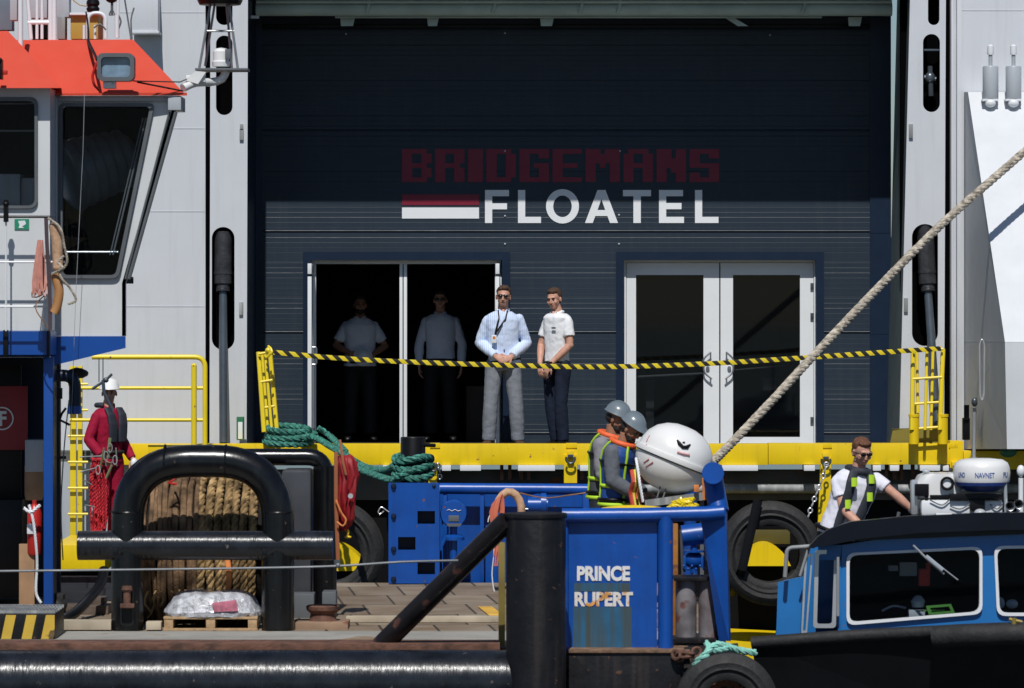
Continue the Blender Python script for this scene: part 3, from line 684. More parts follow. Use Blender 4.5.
def leaning_ladder(xs0, xs1, y0, y1, rungs, Y, lean, lab):
    t = thing('folded_ladder', lab, 'ladder', P((xs0[0] + xs0[-1]) / 2, y1, Y), 'two small yellow ladders where the striped tape is tied')
    b = MB()
    for i, (a, c) in enumerate(zip(xs1, xs0)):
        b.tube([P(c, y1, Y - .15 + i % 2 * .16), P(a, y0, Y + lean + i % 2 * .16)], .026 if i in (0, len(xs0) - 1) else .017, 8)
    b.build('stile', M['yellowrail'], t, each=True)
    b = MB()
    for k in rungs:
        f = (k - y0) / (y1 - y0); xa = xs1[0] + (xs0[0] - xs1[0]) * f; xb = xs1[-1] + (xs0[-1] - xs1[-1]) * f
        b.tube([P(xa, k + 1, Y - .07), P(xb, k - 1, Y - .07)], .015, 8)
    b.build('rung', M['yellowrail'], t, each=True)
    return t
leaning_ladder([264, 268, 272, 277], [258.5, 262, 265, 270], 352, 432, (353, 381, 407, 430), 49.25, 0, 'small leaning yellow ladder left of the open doorway')
leaning_ladder([912, 918, 925, 931, 940], [913, 917, 927, 933, 943], 349, 430, (350, 378, 403, 428), 49.3, 0, 'small yellow ladder in front of the right slotted upright')
for x, lab in ((914, 'left stub of two yellow posts under the right ladder'), (943, 'right stub of two yellow posts under the right ladder')):
    b = MB(); c = P(x, 444, 49.2); r_ = 5 * S(49.2); b.lathe([(0, 0), (r_, 0), (r_, .30), (r_ * 1.1, .30), (r_ * 1.1, .33), (0, .33)], c, seg=20); tag(b.build('stub_post', M['yellow']), lab, 'post')
b = MB(); b.ppx([(890, 444), (893, 429), (940, 427), (940, 444)], 49.75, .1); tag(b.build('olive_box', mat('dull_olive_yellow', (.20, .17, .03), .6)), 'dull olive box behind the yellow stub posts', 'box')
b = MB(); b.bpx(1020, 357, 1026, 446, 49, .1, bev=.03); tag(b.build('edge_post', M['yellowrail']), 'yellow post cut by the right picture edge', 'post')
b = MB(); b.bpx(236.5, 417, 243.5, 440, 49.6, .15); sb = tag(b.build('signal_box', mat('green_paint', (.02, .16, .07), .5)), 'small green and white box on end beside the left ram', 'box')
b = MB(); b.bpx(238, 422, 242.5, 439, 49.59, .02); b.build('white_label', M['whiter'], sb)
b = MB(); b.bpx(976, 412, 984, 448, 49.0, .1); tag(b.build('green_locker', mat('deep_green', (.02, .12, .07), .5)), 'narrow green box on the deck before the right casing', 'box')
b = MB(); b.ell(P(1008, 452, 48.9), (.10, .1, .06)); tag(b.build('green_float', mat('mid_green', (.06, .22, .13), .6), disp=.01), 'round green lump on the right yellow beam', 'float')
b = MB(); b.tube([P(974, 445, 48.2), P(974.5, 408, 48.2)], .02, 8); b.ell(P(974.5, 402, 48.2), (.035, .035, .05)); tag(b.build('whip_antenna', M['darksteel']), 'short dark whip with a knob right of the yellow stub posts', 'antenna')
b = MB(); b.bpx(963, 418, 970, 440, 48.8, .1); b.tube([P(966.5, 405, 48.8), P(966.5, 420, 48.8)], .03, 10); tag(b.build('deck_lamp', M['black']), 'small black lamp body left of the green box at the right', 'lamp')
# ------------------------------------------------------------------ striped barrier tape
mt = mat('black_yellow_tape', (.75, .58, .02), .5, var=.05, stripes=((.015, .013, .012), 3, .125, .5))
def tape(pts, r, name='barrier_tape'):
    b = MB(); path = resample(pts, .05); n = len(path)
    # the stripes lean: shear the coordinate a little by twisting the band
    for i in range(n): pass
    b.tube(path, r, 4, flat=.15, up=(0, 1, 0)); return b.build(name, mt)
tag(tape([P(271, 352, 49.1), P(330, 357.5, 49.05), P(400, 361.5, 49.0), P(500, 365, 48.98), P(600, 366.8, 48.98), P(700, 364, 49.0), P(800, 358, 49.05), P(880, 352.5, 49.1), P(941, 348.5, 49.15)], 2.4 * S(49)), 'black and yellow striped tape strung in front of the doorways', 'tape')
b = MB(); b.ell(P(269, 351, 49.1), (.04, .04, .05)); b.tube(resample([P(268, 346, 49.1), P(272, 352, 49.05), P(266, 357, 49.1)], .02), .014, 6); tag(b.build('tape_knot', M['yellowrail'], disp=.01, dscale=20), 'knot of tape on top of the left small ladder', 'knot')
# ================================================================== wheelhouse of the tug (left)
YT = 38.4
wh = thing('wheelhouse', 'white wheelhouse with orange red roof and blue skirt at the left edge', 'wheelhouse', P(80, 365, YT + 1))
def frustum(mb, bot, top):
    mb.hexa([top[0], top[1], bot[1], bot[0], top[3], top[2], bot[2], bot[3]])
b = MB()
Zb, Zt = 95, 40
b_ = [P(50, 95, YT), P(186, 95, YT), P(170, 95, YT + 2.6), P(20, 95, YT + 2.6)]; t_ = [P(14, 40, YT + .5), P(133, 39.5, YT + .5), P(125, 39.5, YT + 2.2), P(14, 40, YT + 2.2)]
frustum(b, b_, t_); b.hexa([P(52, 93.5, YT - .01), P(187, 92.5, YT - .01), P(187, 95.6, YT - .01), P(52, 95.6, YT - .01), P(30, 93, YT + 2.6), P(172, 93, YT + 2.6), P(172, 95.6, YT + 2.6), P(30, 95.6, YT + 2.6)])
rf = b.build('roof', M['orange'], wh, smooth=False)
b = MB(); frustum(b, [P(-90, 88, YT - .7), P(61.5, 88, YT - .7), P(61.5, 88, YT + 2), P(-90, 88, YT + 2)], [P(-90, 31, YT - .2), P(8, 31, YT - .2), P(8, 31, YT + 2), P(-90, 31, YT + 2)])
b.build('roof', M['orange'], wh, smooth=False, label='nearer hipped roof section at the picture edge')
# nearer cabin block
b = MB(); hole = rnd(-60, 97, 38, 209, 8)
b.ppx([(-90, 88), (50, 88), (50, 216), (-90, 216)], YT - .5, .08, [hole])
b.bpx(-90, 216.2, 50, 331, YT - .5, .4); b.bpx(38.4, 88, 50, 216, YT - .42, .9)
b.build('cabin_wall', M['tugwhite'], wh, smooth=False)
wf = MB(); wf.ppx(rnd(-60, 97.5, 37.5, 208.5, 8), YT - .53, .06, [rnd(-57, 101, 34.5, 205.5, 6)]); wf = wf.build('window', M['gasket'], wh)
b = MB(); b.bpx(-60, 99, 36, 207, YT - .46, .01, bev=0); b.build('pane', M['wglass'], wf, smooth=False)
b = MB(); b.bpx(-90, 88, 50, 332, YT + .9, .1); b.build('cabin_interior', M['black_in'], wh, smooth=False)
b = MB(); b.bpx(-20, 174, 20, 206, YT + .2, .3); b.bpx(21, 178, 34, 206, YT + .25, .2); b.build('reflection_boxes', M['greypaint'], wh)  # pale boxes inside imitate what the window pane reflects
b = MB(); b.bpx(-40, 103, 33, 104.2, YT, .02); b.bpx(-40, 130, 34, 131.5, YT + .3, .02); b.build('blind_rail', M['greypaint'], wh)
# farther cabin block with the slanted window
b = MB(); win = rndpoly([(58.5, 103), (155, 103), (119, 279), (58.5, 279)], 7)
b.ppx([(50.5, 95.8), (180, 95.8), (125.5, 283), (125.5, 336), (50.5, 336)], YT + .1, .08, [win])
b.build('cabin_wall', M['tugwhite'], wh, smooth=False)
b = MB(); b.hexa([P(176, 96, YT + .1), P(180, 96, YT + .1), P(126, 283, YT + .1), P(122, 283, YT + .1), P(169, 96, YT + 2.4), P(172, 96, YT + 2.4), P(121, 283, YT + 2.4), P(118, 283, YT + 2.4)])
b.hexa([P(122, 283, YT + .1), P(125.5, 283, YT + .1), P(125.5, 336, YT + .1), P(122, 336, YT + .1), P(119, 283, YT + 2.4), P(121.5, 283, YT + 2.4), P(121.5, 336, YT + 2.4), P(119, 336, YT + 2.4)])
b.build('side_wall', M['greypaint'], wh, smooth=False)
b = MB(); b.ppx(rndpoly([(59, 103), (154.5, 103), (118.5, 278.5), (59, 278.5)], 7), YT + .06, .07, [rndpoly([(62.5, 106.5), (150, 106.5), (115.5, 275), (62.5, 275)], 5)]); wf2 = b.build('window', M['gasket'], wh)
b = MB(); b.ppx(rndpoly([(60, 104), (153, 104), (117.5, 277.5), (60, 277.5)], 6), YT + .14, .01); b.build('pane', M['wglass'], wf2, smooth=False)
b = MB(); b.tube([P(62, 252, YT + .3), P(119, 252, YT + .3)], .009, 8); b.tube([P(146, 118, YT + .2), P(113, 255, YT + .2)], .008, 6); b.tube([P(143, 118, YT + .2), P(110, 255, YT + .2)], .006, 6); b.build('window_bar', M['silver'], wf2)
b = MB(); b.tube([P(169.5, 112, YT + .07), P(125.5, 279, YT + .07)], .010, 8); b.tube([P(176, 112, YT + .0), P(129, 279, YT + .0)], .016, 8); b.build('drip_strip', M['gasket'], wh)
b = MB(); b.bpx(50.6, 96, 180, 101, YT + .055, .02); b.build('head_strip', M['greypaint'], wh)
b = MB(); b.bpx(168, 96, 181, 110, YT + .0, .5); b.build('vent_box', M['greypaint'], wh)
# ribbed body imitating a curved glass reflection, plus a seat, inside the slanted window
b = MB()
ax_ = Vector((1, .5, .35)).normalized(); pr_ = [(0, -.34), (.27, -.34)]
for k in range(6): h_ = -.32 + .1 * k; pr_ += [(.31 - .012 * k, h_), (.325 - .012 * k, h_ + .03), (.325 - .012 * k, h_ + .06), (.295 - .012 * k, h_ + .075)]
b.lathe(pr_ + [(.2, .3), (0, .3)], P(100, 166, YT + 1.0), ax_, 40)
b.ppx([(66, 145), (74, 138), (112, 156), (104, 164)], YT + 1.3, .1)
b.build('reflection_barrel', mat('reflection_grey', (.20, .22, .24), .3, var=.3), wh)
b = MB(); b.ppx([(62, 200), (80, 196), (86, 205), (78, 222), (62, 226)], YT + 1.1, .1); b.ppx([(62, 236), (88, 238), (62, 252)], YT + 1, .1)
b.ppx([(107, 160), (116, 156), (118, 175), (104, 168)], YT + 1.1, .1); b.build('seat_cushion', mat('ochre_seat', (.20, .13, .06), .7), wh)
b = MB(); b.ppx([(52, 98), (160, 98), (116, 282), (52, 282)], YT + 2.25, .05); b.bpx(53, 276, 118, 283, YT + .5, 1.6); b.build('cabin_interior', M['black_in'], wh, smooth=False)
# corner recess, blue skirt
b = MB(); b.tube([P(52.5, 90, YT - .1), P(52.5, 214, YT - .1)], .02, 8); b.tube([P(56, 97, YT + .02), P(56, 280, YT + .02)], .012, 8); b.build('conduit', M['greypaint'], wh)
b = MB(); b.bpx(-90, 331.2, 50.5, 355, YT - .52, .5); b.hexa([P(51, 336.2, YT + .08), P(125.6, 336.2, YT + .08), P(125.6, 348, YT + .08), P(51, 366, YT + .08), P(51, 336.2, YT + 2.4), P(122, 336.2, YT + 2.4), P(122, 348, YT + 2.4), P(51, 366, YT + 2.4)])
b.build('skirt', M['bluewh'], wh, smooth=False)
b = MB(); b.bpx(3, 330, 8, 356, YT - .55, .05); b.bpx(46.5, 331, 49, 356, YT - .54, .05); b.build('skirt_bracket', M['black'], wh, each=True)
b = MB(); b.tube([P(-20, 216.8, YT - .75), P(50, 216.8, YT - .75)], .011, 8)
b.tube([P(6, 200, YT - .76), P(6, 222, YT - .76)], .022, 8); b.ell(P(6, 204, YT - .76), (.03, .03, .025)); b.build('guard_rail', M['black'], wh)
b = MB(); b.tube([P(6, 216, YT - .75), P(6, 331, YT - .75)], .008, 8)
for y, x1 in ((262, 65), (306.5, 52)): b.tube([P(-20, y, YT - .75), P(x1, y, YT - .75)], .009, 8)
b.build('guard_rail', M['whiter'], wh, label='thin white guard rail in front of the lower cabin wall')
b = MB(); b.bpx(14.5, 219, 29, 229.5, YT - .51, .01, bev=0); gs = b.build('safety_sign', mat('sign_green', (.01, .22, .12), .5), wh)
b = MB(); b.ppx([(18, 221), (25, 220.5), (26, 224), (22, 226.5), (24, 228), (18.5, 228), (19.5, 225)], YT - .514, .003); b.build('pictogram', M['whiter'], gs)
b = MB(); b.tube([P(84.5, 94, YT - .12), P(83, 150, YT - .13), P(76, 290, YT - .12), P(72, 400, YT - .1), P(70, 440, YT)], .0025, 6); tag(b.build('hanging_wire', M['silver']), 'thin wire hanging from the wheelhouse roof edge past the window', 'wire')
# coils on the balcony rail
t = thing('rope_coil', 'coil of faded pink line hung on the white balcony rail', 'rope', P(40, 300, YT - .85), 'coils hung beside the wheelhouse')
b = MB()
for k in range(9):
    dx = k * 1.25; b.tube(resample([P(38 + dx * .35, 240 + k % 2, YT - .85 - .014 * k), P(32.5 + dx, 282 + 2 * (k % 3), YT - .86 - .012 * k), P(34 + dx * 1.1, 297 - 2 * (k % 4), YT - .87 - .01 * k), P(38 + dx * .8, 280, YT - .86), P(40 + dx * .25, 240, YT - .84)], .05), .0058, 6)
b.build('coil', M['pink'], t)
b = MB(); b.tube(resample([P(33, 290, YT - .85), P(32, 297, YT - .85), P(42, 295, YT - .85), P(48, 282, YT - .85)], .03), .006, 6); b.tube(resample([P(44, 296, YT - .85), P(36, 304, YT - .85), P(37, 312, YT - .85), P(44, 322, YT - .85), P(50, 332, YT - .85)], .03), .006, 6); b.build('loose_line', M['brownrope'], t)
t = thing('rope_coil', 'long peach coloured float with looped line at the balcony corner', 'float', P(56, 315, YT - .85), 'coils hung beside the wheelhouse')
b = MB(); b.tube(resample([P(54, 226, YT - .85), P(57, 245, YT - .85), P(58, 268, YT - .85)], .03), .045, 14); b.ell(P(54, 226, YT - .85), (.045, .045, .03)); b.ell(P(58, 268, YT - .85), (.043, .043, .03)); b.build('float_body', M['peach'], t)
b = MB(); b.tube(resample([P(55, 274, YT - .85), P(59, 290, YT - .86), P(57, 306, YT - .86), P(54, 313, YT - .86)], .03), .04, 12, radii=None); b.build('float_body', mat('amber_float', (.42, .20, .07), .6, var=.3), t)
b = MB(); b.rope([P(48, 218, YT - .9), P(60, 228, YT - .92), P(64, 245, YT - .92), P(67, 262, YT - .92), P(60, 275, YT - .92), P(70, 288, YT - .92), P(76, 300, YT - .92), P(68, 304, YT - .92)], .011); b.rope([P(52, 274, YT - .9), P(62, 268, YT - .95), P(58, 262, YT - .95), P(64, 256, YT - .95)], .012); b.build('looped_line', M['manila'], t)
b = MB(); b.tube([P(46, 218, YT - .86), P(47, 245, YT - .86), P(50, 300, YT - .86), P(50, 330, YT - .86)], .018, 6); b.build('hanging_strap', mat('dark_strap', (.07, .05, .06), .8), t)
# spotlight on the roof
t = thing('floodlight', 'square floodlight on the orange roof of the wheelhouse', 'floodlight', P(113, 86, YT - .3))
b = MB(); b.ppx(rnd(97, 53, 134, 81, 6), YT - .35, .16, [rnd(101, 57, 130, 77, 4)]); b.bpx(103, 60, 129, 75, YT - .27, .14); b.build('housing', M['gasket'], t)
b = MB(); b.ppx(rnd(100.5, 56.5, 130.5, 77.5, 4), YT - .30, .015); b.build('lens', mat('blue_grey_lens', (.16, .24, .32), .15, var=.5, scale=6, coat=.5), t)
b = MB(); b.bpx(103, 81, 115, 88, YT - .3, .15); b.bpx(106, 82, 112, 85, YT - .32, .1); b.build('foot', M['whiter'], t)
b = MB(); b.tube(fillet([P(97, 62, YT - .25), P(92, 76, YT - .25), P(94, 85, YT - .25), P(99, 90, YT - .1)], .05), .012, 8); b.build('bracket', M['red'], t)
b = MB(); b.tube(resample([P(88, 40, YT + .5), P(90, 45, YT + .3), P(95, 55, YT), P(97, 60, YT - .2)], .03), .014, 6); b.tube(resample([P(86, 12, YT + .6), P(88, 25, YT + .5), P(88, 42, YT + .5)], .05), .008, 6); b.build('cable', M['black'], t)
t = thing('roof_light', 'small red and black lamp at the left edge on the orange roof', 'lamp', P(1, 80, YT - .8)); b = MB(); b.bpx(-4, 59, 1.8, 79, YT - .95, .12); b.ell(P(0, 60, YT - .95), (.02, .02, .02)); b.build('housing', M['black'], t); b = MB(); b.bpx(1.5, 70, 7, 74.5, YT - .9, .06, bev=.01); b.build('knob', M['red'], t)
# roof clutter
def post(x, y0, y1, r, m, lab, Y=YT + .8, cat='mast', name='mast', x2=None):
    b = MB(); b.tube([P(x2 if x2 is not None else x, y1, Y), P(x, y0, Y)], r, 12); return tag(b.build(name, m), lab, cat)
post(20.5, -12, 46, .022, M['whiter'], 'thick white pole standing on the left end of the roof', YT + .1)
post(27, -12, 39, .018, M['whiter'], 'slanting white pole second from left on the roof', x2=31)
post(37, -12, 39, .014, M['whiter'], 'slim white pole of a pair before the dark box')
post(42, -12, 39, .014, M['whiter'], 'right slim white pole of the pair before the dark box')
post(50.5, -12, 40, .022, M['whiter'], 'tall white pole close beside the broad grey panel')
post(54.5, -12, 40, .018, M['whiter'], 'white pole touching the left side of the grey panel')
post(118, -12, 38, .012, M['whiter'], 'short white pole right of the yellow box')
post(117, 15, 38, .02, M['whiter'], 'stubby white tube behind the right end of the arch tube', YT + .6)
b = MB(); b.tube([P(28, 22.5, YT + .8), P(50, 22.5, YT + .8)], .02, 8); tag(b.build('cross_tube', M['whiter']), 'short white cross tube joining the slim poles', 'tube')
b = MB(); b.bpx(10, -12, 17, 20, YT + 1.4, .2); b.bpx(28, -12, 47, 18, YT + 1.3, .2); b.bpx(56, -12, 69, 17, YT + 1.3, .2); tag(b.build('equipment_cabinet', M['greypaint']), 'broad pale grey cabinet faces at the top left corner', 'cabinet')
b = MB(); b.bpx(-40, -12, 12, 30, YT + 1.8, .2); tag(b.build('slate_cabinet', mat('slate_paint', (.13, .17, .21), .5, var=.2)), 'slate blue cabinet behind the poles at the picture corner', 'panel')
b = MB(); b.bpx(30, 20, 47, 38.5, YT + 1.5, .3); tag(b.build('dark_box', M['black']), 'black box between the white roof poles', 'box')
b = MB(); b.bpx(57, 17, 65, 39, YT + 1.25, .2); tag(b.build('grey_duct', M['weather']), 'narrow grey duct left of the yellow box', 'duct')
b = MB(); b.bpx(70.5, 14.5, 98, 39, YT + 1.2, .5); yb = tag(b.build('yellow_locker', mat('ochre_yellow', (.42, .29, .05), .5, var=.15)), 'ochre yellow box on the wheelhouse roof', 'box')
b = MB(); b.bpx(69.5, 12.6, 99, 15, YT + 1.15, .6); b.build('lid', M['whiter'], yb)
b = MB(); b.tube(fillet([P(88, 39, YT + .6), P(88, 13, YT + .6), P(105.5, 13, YT + .6), P(105.5, 39, YT + .6)], .12), .017, 10); tag(b.build('arch_tube', M['whiter']), 'white tube bent into an arch in front of the yellow box', 'tube')
b = MB(); b.bm.free()
post(84, 25, 39, .012, M['whiter'], 'short white tube just left of the white arch tube', YT + .55, 'tube', 'short_tube'); post(95, 25, 39, .012, M['whiter'], 'short white tube standing inside the white arch tube', YT + .55, 'tube', 'short_tube')
t = thing('searchlight', 'black searchlight drum on the roof above the arch tube', 'searchlight', P(93, 13, YT + .8)); b = MB(); b.lathe([(0, 0), (.05, 0), (.06, .03), (.045, .05), (.06, .07), (.055, .10), (.03, .12), (0, .13)], P(93, 12, YT + .8), seg=20); b.build('drum', M['black'], t); b = MB(); b.tube(resample([P(73, 0, YT + .8), P(80, 5, YT + .8), P(88, 6, YT + .8)], .03), .006, 6); b.build('cable', mat('ochre_cable', (.4, .3, .1), .6), t)
t = thing('horn_lamp', 'black round lamp cut by the top picture edge beside the yellow box', 'lamp', P(112, 14, YT + .8)); b = MB(); b.ell(P(111.5, -2, YT + .8), (.055, .05, .045)); b.build('dome', M['black'], t); b = MB(); b.tube([P(112, 0, YT + .8), P(112, 15, YT + .8)], .012, 8); b.tube([P(109, 15, YT + .8), P(112, 8, YT + .8), P(115, 15, YT + .8), P(109, 15, YT + .8)], .008, 6); b.build('stand', M['gasket'], t)
b = MB()
for q in ([P(124, -5, YT + .6), P(128, 20, YT + .6), P(131, 39, YT + .5)], [P(134, 8, YT + .6), P(131, 20, YT + .55), P(132, 39, YT + .5)], [P(118, 30, YT + .6), P(121, 22, YT + .6), P(119, 16, YT + .6)], [P(94, 28, YT + .5), P(100, 24, YT + .5), P(106, 30, YT + .5)]): b.tube(resample(q, .04), .008, 6)
tag(b.build('loose_cables', M['gasket']), 'thin grey cables drooping over the right end of the roof', 'cable')
b = MB(); b.bpx(132, -10, 158, 32, YH - .35, .33); wb = tag(b.build('wall_box', M['white']), 'white box fixed to the hull wall above the wheelhouse', 'box')
b = MB(); b.bpx(131, 31, 159, 33.5, YH - .37, .36); b.build('ledge', M['white'], wb)
# antenna mast with camera dome
t = thing('camera_mast', 'grey tripod mast with white dome camera right of the orange roof', 'mast', P(215, 82, YT)); Ym = YT + .3
b = MB(); top = P(220, -4, Ym)
for p, q in (((199, 70), (212, -4)), ((238, 70), (228, -4)), ((232, 70), (226, -4)), ((205, 66), (216, -4))): b.tube([P(*p, Ym + (.15 if p[0] in (232, 205) else 0)), P(*q, Ym)], .011, 8)
b.tube([P(207, 31, Ym), P(234, 31, Ym)], .010, 8); b.build('tripod', mat('dull_grey_metal', (.25, .26, .27), .4, metal=.4), t)
b = MB(); b.lathe([(0, 0), (.18, .01), (.20, .05), (0, .06)], P(220, 6, Ym), seg=24); b.build('top_disc', M['black'], t)
b = MB(); b.bpx(195, 68, 248, 70.5, Ym - .1, .3, bev=.004); b.build('shelf', M['gasket'], t)
b = MB(); b.lathe([(0, 0), (.075, 0), (.08, .04), (.07, .05), (.07, .13), (.05, .155), (0, .165)], P(221, 66.5, Ym), seg=24); dm = b.build('camera_dome', M['fibre'], t)
b = MB(); b.bpx(225, 49, 230.5, 59, Ym - .09, .04); b.build('lens_window', M['gasket'], dm)
b = MB(); b.tube(resample([P(183, 88, YT), P(195, 83, YT + .1), P(212, 82, Ym), P(222, 79, Ym), P(226, 71, Ym)], .04), .036, 12); b.bpx(186, 75, 205, 82, YT + .05, .08); b.ppx([(184, 80), (196, 71), (206, 72), (198, 84)], YT + .02, .08); b.build('support_arm', M['fibre'], t)
b = MB(); b.tube([P(133, 81, YT - .15), P(180, 82, YT - .02), P(187, 79, YT)], .006, 6); b.tube([P(137, 82, YT - .12), P(183, 91, YT - .02)], .009, 6); b.build('cable', M['black'], t)
# ================================================================== below the wheelhouse: shelter with posts
YS = 38.0
sh = thing('shelter', 'dark sheltered recess with blue post under the wheelhouse', 'shelter', P(25, 608, YS))
b = MB(); b.bpx(-90, 355.5, 44, 357.5, YS - .1, 2.8); b.bpx(-90, 357.6, 60, 597, YS + 2.6, .1); b.build('shelter_wall', M['navy'], sh, smooth=False)
b = MB(); b.bpx(43.5, 357, 53, 608, YS, .12, bev=.008); b.build('corner_post', M['bluewh'], sh)
b = MB(); b.bpx(52.2, 366, 53.0, 608, YS + .12, .3, bev=0); b.build('side_wall', M['navy'], sh, smooth=False)
b = MB(); b.bpx(-90, 366, 21, 500, YS + 1.95, .06); b.build('dark_door', M['black'], sh)
b = MB(); b.bpx(-25, 386, 27.5, 450, YS + 1.85, .02, bev=.005); fs = b.build('fire_sign', mat('fire_sign_red', (.25, .012, .02), .5), sh)
b = MB(); c = P(2, 418.5, YS + 1.84); b.lathe([(12.2 * S(YS), 0), (12.2 * S(YS), -.004), (10.8 * S(YS), -.004), (10.8 * S(YS), 0)], c, (0, 1, 0), 40); add_text(b, 'F', -.5, 411, 6.5, 426, YS + 1.836, .003, .03); b.build('letter_mark', M['whiter'], fs)
b = MB(); b.bpx(25, 440, 43, 472, YS + 1.6, .3); b.build('white_case', M['greypaint'], sh)
b = MB(); b.lathe([(0, 0), (.075, 0), (.085, .05), (.085, .3), (.05, .36), (.03, .42), (0, .42)], P(34, 500, YS + 1.7), seg=20); b.build('gas_bottle', M['ply'], sh)
b = MB(); b.bpx(-60, 500, 22, 598, YS + 1.7, .6); b.build('dark_locker', M['black'], sh)
b = MB(); b.bpx(19, 544, 34.5, 608, YS + .1, .05); b.build('plywood_board', M['ply'], sh)
fe = thing('fire_extinguisher', 'red fire extinguisher hanging beside the blue post', 'extinguisher', P(34.5, 556, YS + .1))
b = MB(); b.lathe([(0, 0), (.05, 0), (.062, .02), (.062, .36), (.04, .42), (.02, .44), (.02, .47), (0, .47)], P(34.5, 555, YS + .12), seg=20); b.build('cylinder', M['red'], fe)
b = MB(); b.bpx(27, 524, 36, 534, YS + .04, .02); b.build('white_label', M['whiter'], fe)
b = MB(); b.rope([P(29, 505, YS - .05), P(33, 520, YS - .07), P(36, 545, YS - .07), P(37, 565, YS - .05), P(36, 592, YS - .05), P(41, 603, YS - .05)], .012); b.rope([P(24, 508, YS - .05), P(31, 512, YS - .07), P(40, 505, YS - .05)], .014); tag(b.build('hanging_line', M['whiter']), 'white knotted line hanging before the fire extinguisher', 'rope')
b = MB(); b.tube(fillet([P(50, 375.5, YS + .5), P(75, 375.5, YS + .5), P(75, 412, YS + .5)], .17), 6.2 * S(YS), 18); el = tag(b.build('vent_elbow', M['navy']), 'dark blue bent pipe below the blue skirt', 'pipe')
b = MB(); b.tube([P(75, 406, YS + .5), P(75, 414, YS + .5)], 7 * S(YS), 18); b.build('collar', M['bluewh'], el)
b = MB(); b.ell(P(78, 373, YS + 1), (.09, .08, .05)); b.ell(P(70, 376, YS + 1), (.06, .06, .04)); tag(b.build('dark_bundle', M['rubber'], disp=.02, dscale=14), 'dark lumpy bundle under the blue skirt corner', 'bundle')
b = MB(); b.bpx(55, 388, 62, 399, YS + .6, .05); b.bpx(55, 456, 66, 459, YS + .6, .03); b.tube([P(62, 413, YS + .5), P(60, 420, YS + .5), P(70, 425, YS + .5)], .012, 6); b.tube([P(66, 408, YS + .5), P(60, 416, YS + .5)], .012, 6); tag(b.build('valve_handle', M['black']), 'small black valve handle left of the yellow ladder', 'valve')
b = MB(); b.tube(resample([P(69, 400, YS + .6), P(64, 450, YS + .6), P(61, 510, YS + .6), P(63, 560, YS + .6)], .1), .006, 6); tag(b.build('thin_cable', M['gasket']), 'thin grey cable dropping beside the blue post', 'cable')
# hazard step
st = thing('hazard_step', 'steel step with slanting yellow and black stripes at lower left', 'step', P(20, 640, dY(640)))
Ys = dY(640); zs = P(0, 614, Ys).z
b = MB(); X0, X1 = P(-90, 0, Ys).x, P(55, 0, Ys).x; b.box(((X0 + X1) / 2, Ys + .36, (DECK + zs) / 2), (X1 - X0, .72, zs - DECK), bev=.006); b.build('step_body', M['blackold'], st)
b = MB()
for k in range(-6, 4):
    x = 1 + k * 20.5
    pts = [(x + 5, 615), (min(x + 15, 54.5), 615), (min(x + 10, 54.5), 639), (x, 639)]
    if k == 2: pts = [(46, 615), (54.6, 615), (54.6, 634), (53, 639), (41, 639)]
    if k < 3: b.ppx(pts, Ys - .004, .003)
b.build('stripe', mat('worn_yellow_stripe', (.55, .36, .04), .6, var=.2, rust=.2, rcol=(.08, .05, .02)), st, each=True)
b = MB(); n_ = 46
for k in range(n_): b.box((X1 - .02 - k * .028, Ys + .36, zs + .016), (.008, .7, .026))
for k in range(5): b.box(((X0 + X1) / 2, Ys + .02 + k * .17, zs + .016), (X1 - X0, .01, .024))
b.build('grating', M['weather'], st, smooth=False)
# deck clutter at the left: hose, crates
b = MB(); b.tube(resample([P(104, 570, 38.5), P(100, 585, 38.3), P(88, 600, 38), P(76, 612, 37.6), P(64, 619, 37.3), P(58, 622, 37)], .05), .045, 10); tag(b.build('hose', M['black']), 'thick black hose curving down to the deck left of the arch', 'hose')
b = MB(); b.bpx(57, 606, 108, 621, 38.4, .4); b.bpx(82, 598, 104, 606, 38.6, .3); tag(b.build('timber_blocks', mat('dark_timber', (.09, .065, .05), .85, var=.4, scale=6, bump=.4)), 'dark timber blocks on the deck behind the pale kerb', 'timber')
b = MB(); b.bpx(54, 594, 63, 604, 38.2, .2); b.ell(P(58, 605, 38.25), (.08, .1, .06)); tag(b.build('dark_gear', M['rubber'], disp=.012, dscale=12), 'dark gear heaped at the foot of the blue post', 'gear')
# ================================================================== arched towing bitt
Ya = 36.6
ab = thing('arched_bitt', 'large black arched towing bitt of bent pipe with long crossbar', 'bitt', P(200, 630, Ya))
rp = 16.3 * S(Ya)
b = MB(); b.tube(fillet([P(127.5, 630, Ya), P(127.5, 461, Ya), P(278, 461, Ya), P(278, 630, Ya)], .52, 12), rp, 28); b.build('arch', M['blackpipe'], ab)
b = MB()
for px_ in (127.5, 278):
    b.lathe([(rp + .003, -.008), (rp + .008, 0), (rp + .003, .008)], P(px_, 512, Ya), seg=28)
for px_ in (165, 226): b.lathe([(rp + .002, -.008), (rp + .006, 0), (rp + .002, .008)], P(px_, 461, Ya), (1, 0, 0), seg=28)
b.build('weld_bead', M['blackpipe'], ab, each=True)
b = MB(); b.tube([P(78, 545.5, Ya - .02), P(333, 545.5, Ya - .02)], 14.6 * S(Ya), 28); b.build('crossbar', M['pipeworn'], ab)
b = MB(); b.ppx(rnd(120, 588, 134, 626, 4), Ya - rp - .02, .04, [rnd(122, 590, 132, 624, 3)]); b.build('slot_frame', M['blackpipe'], ab)
b = MB(); b.ppx(rnd(121.8, 590, 132.2, 624, 3), Ya - rp - .004, .015); b.build('slot_back', M['black'], ab)
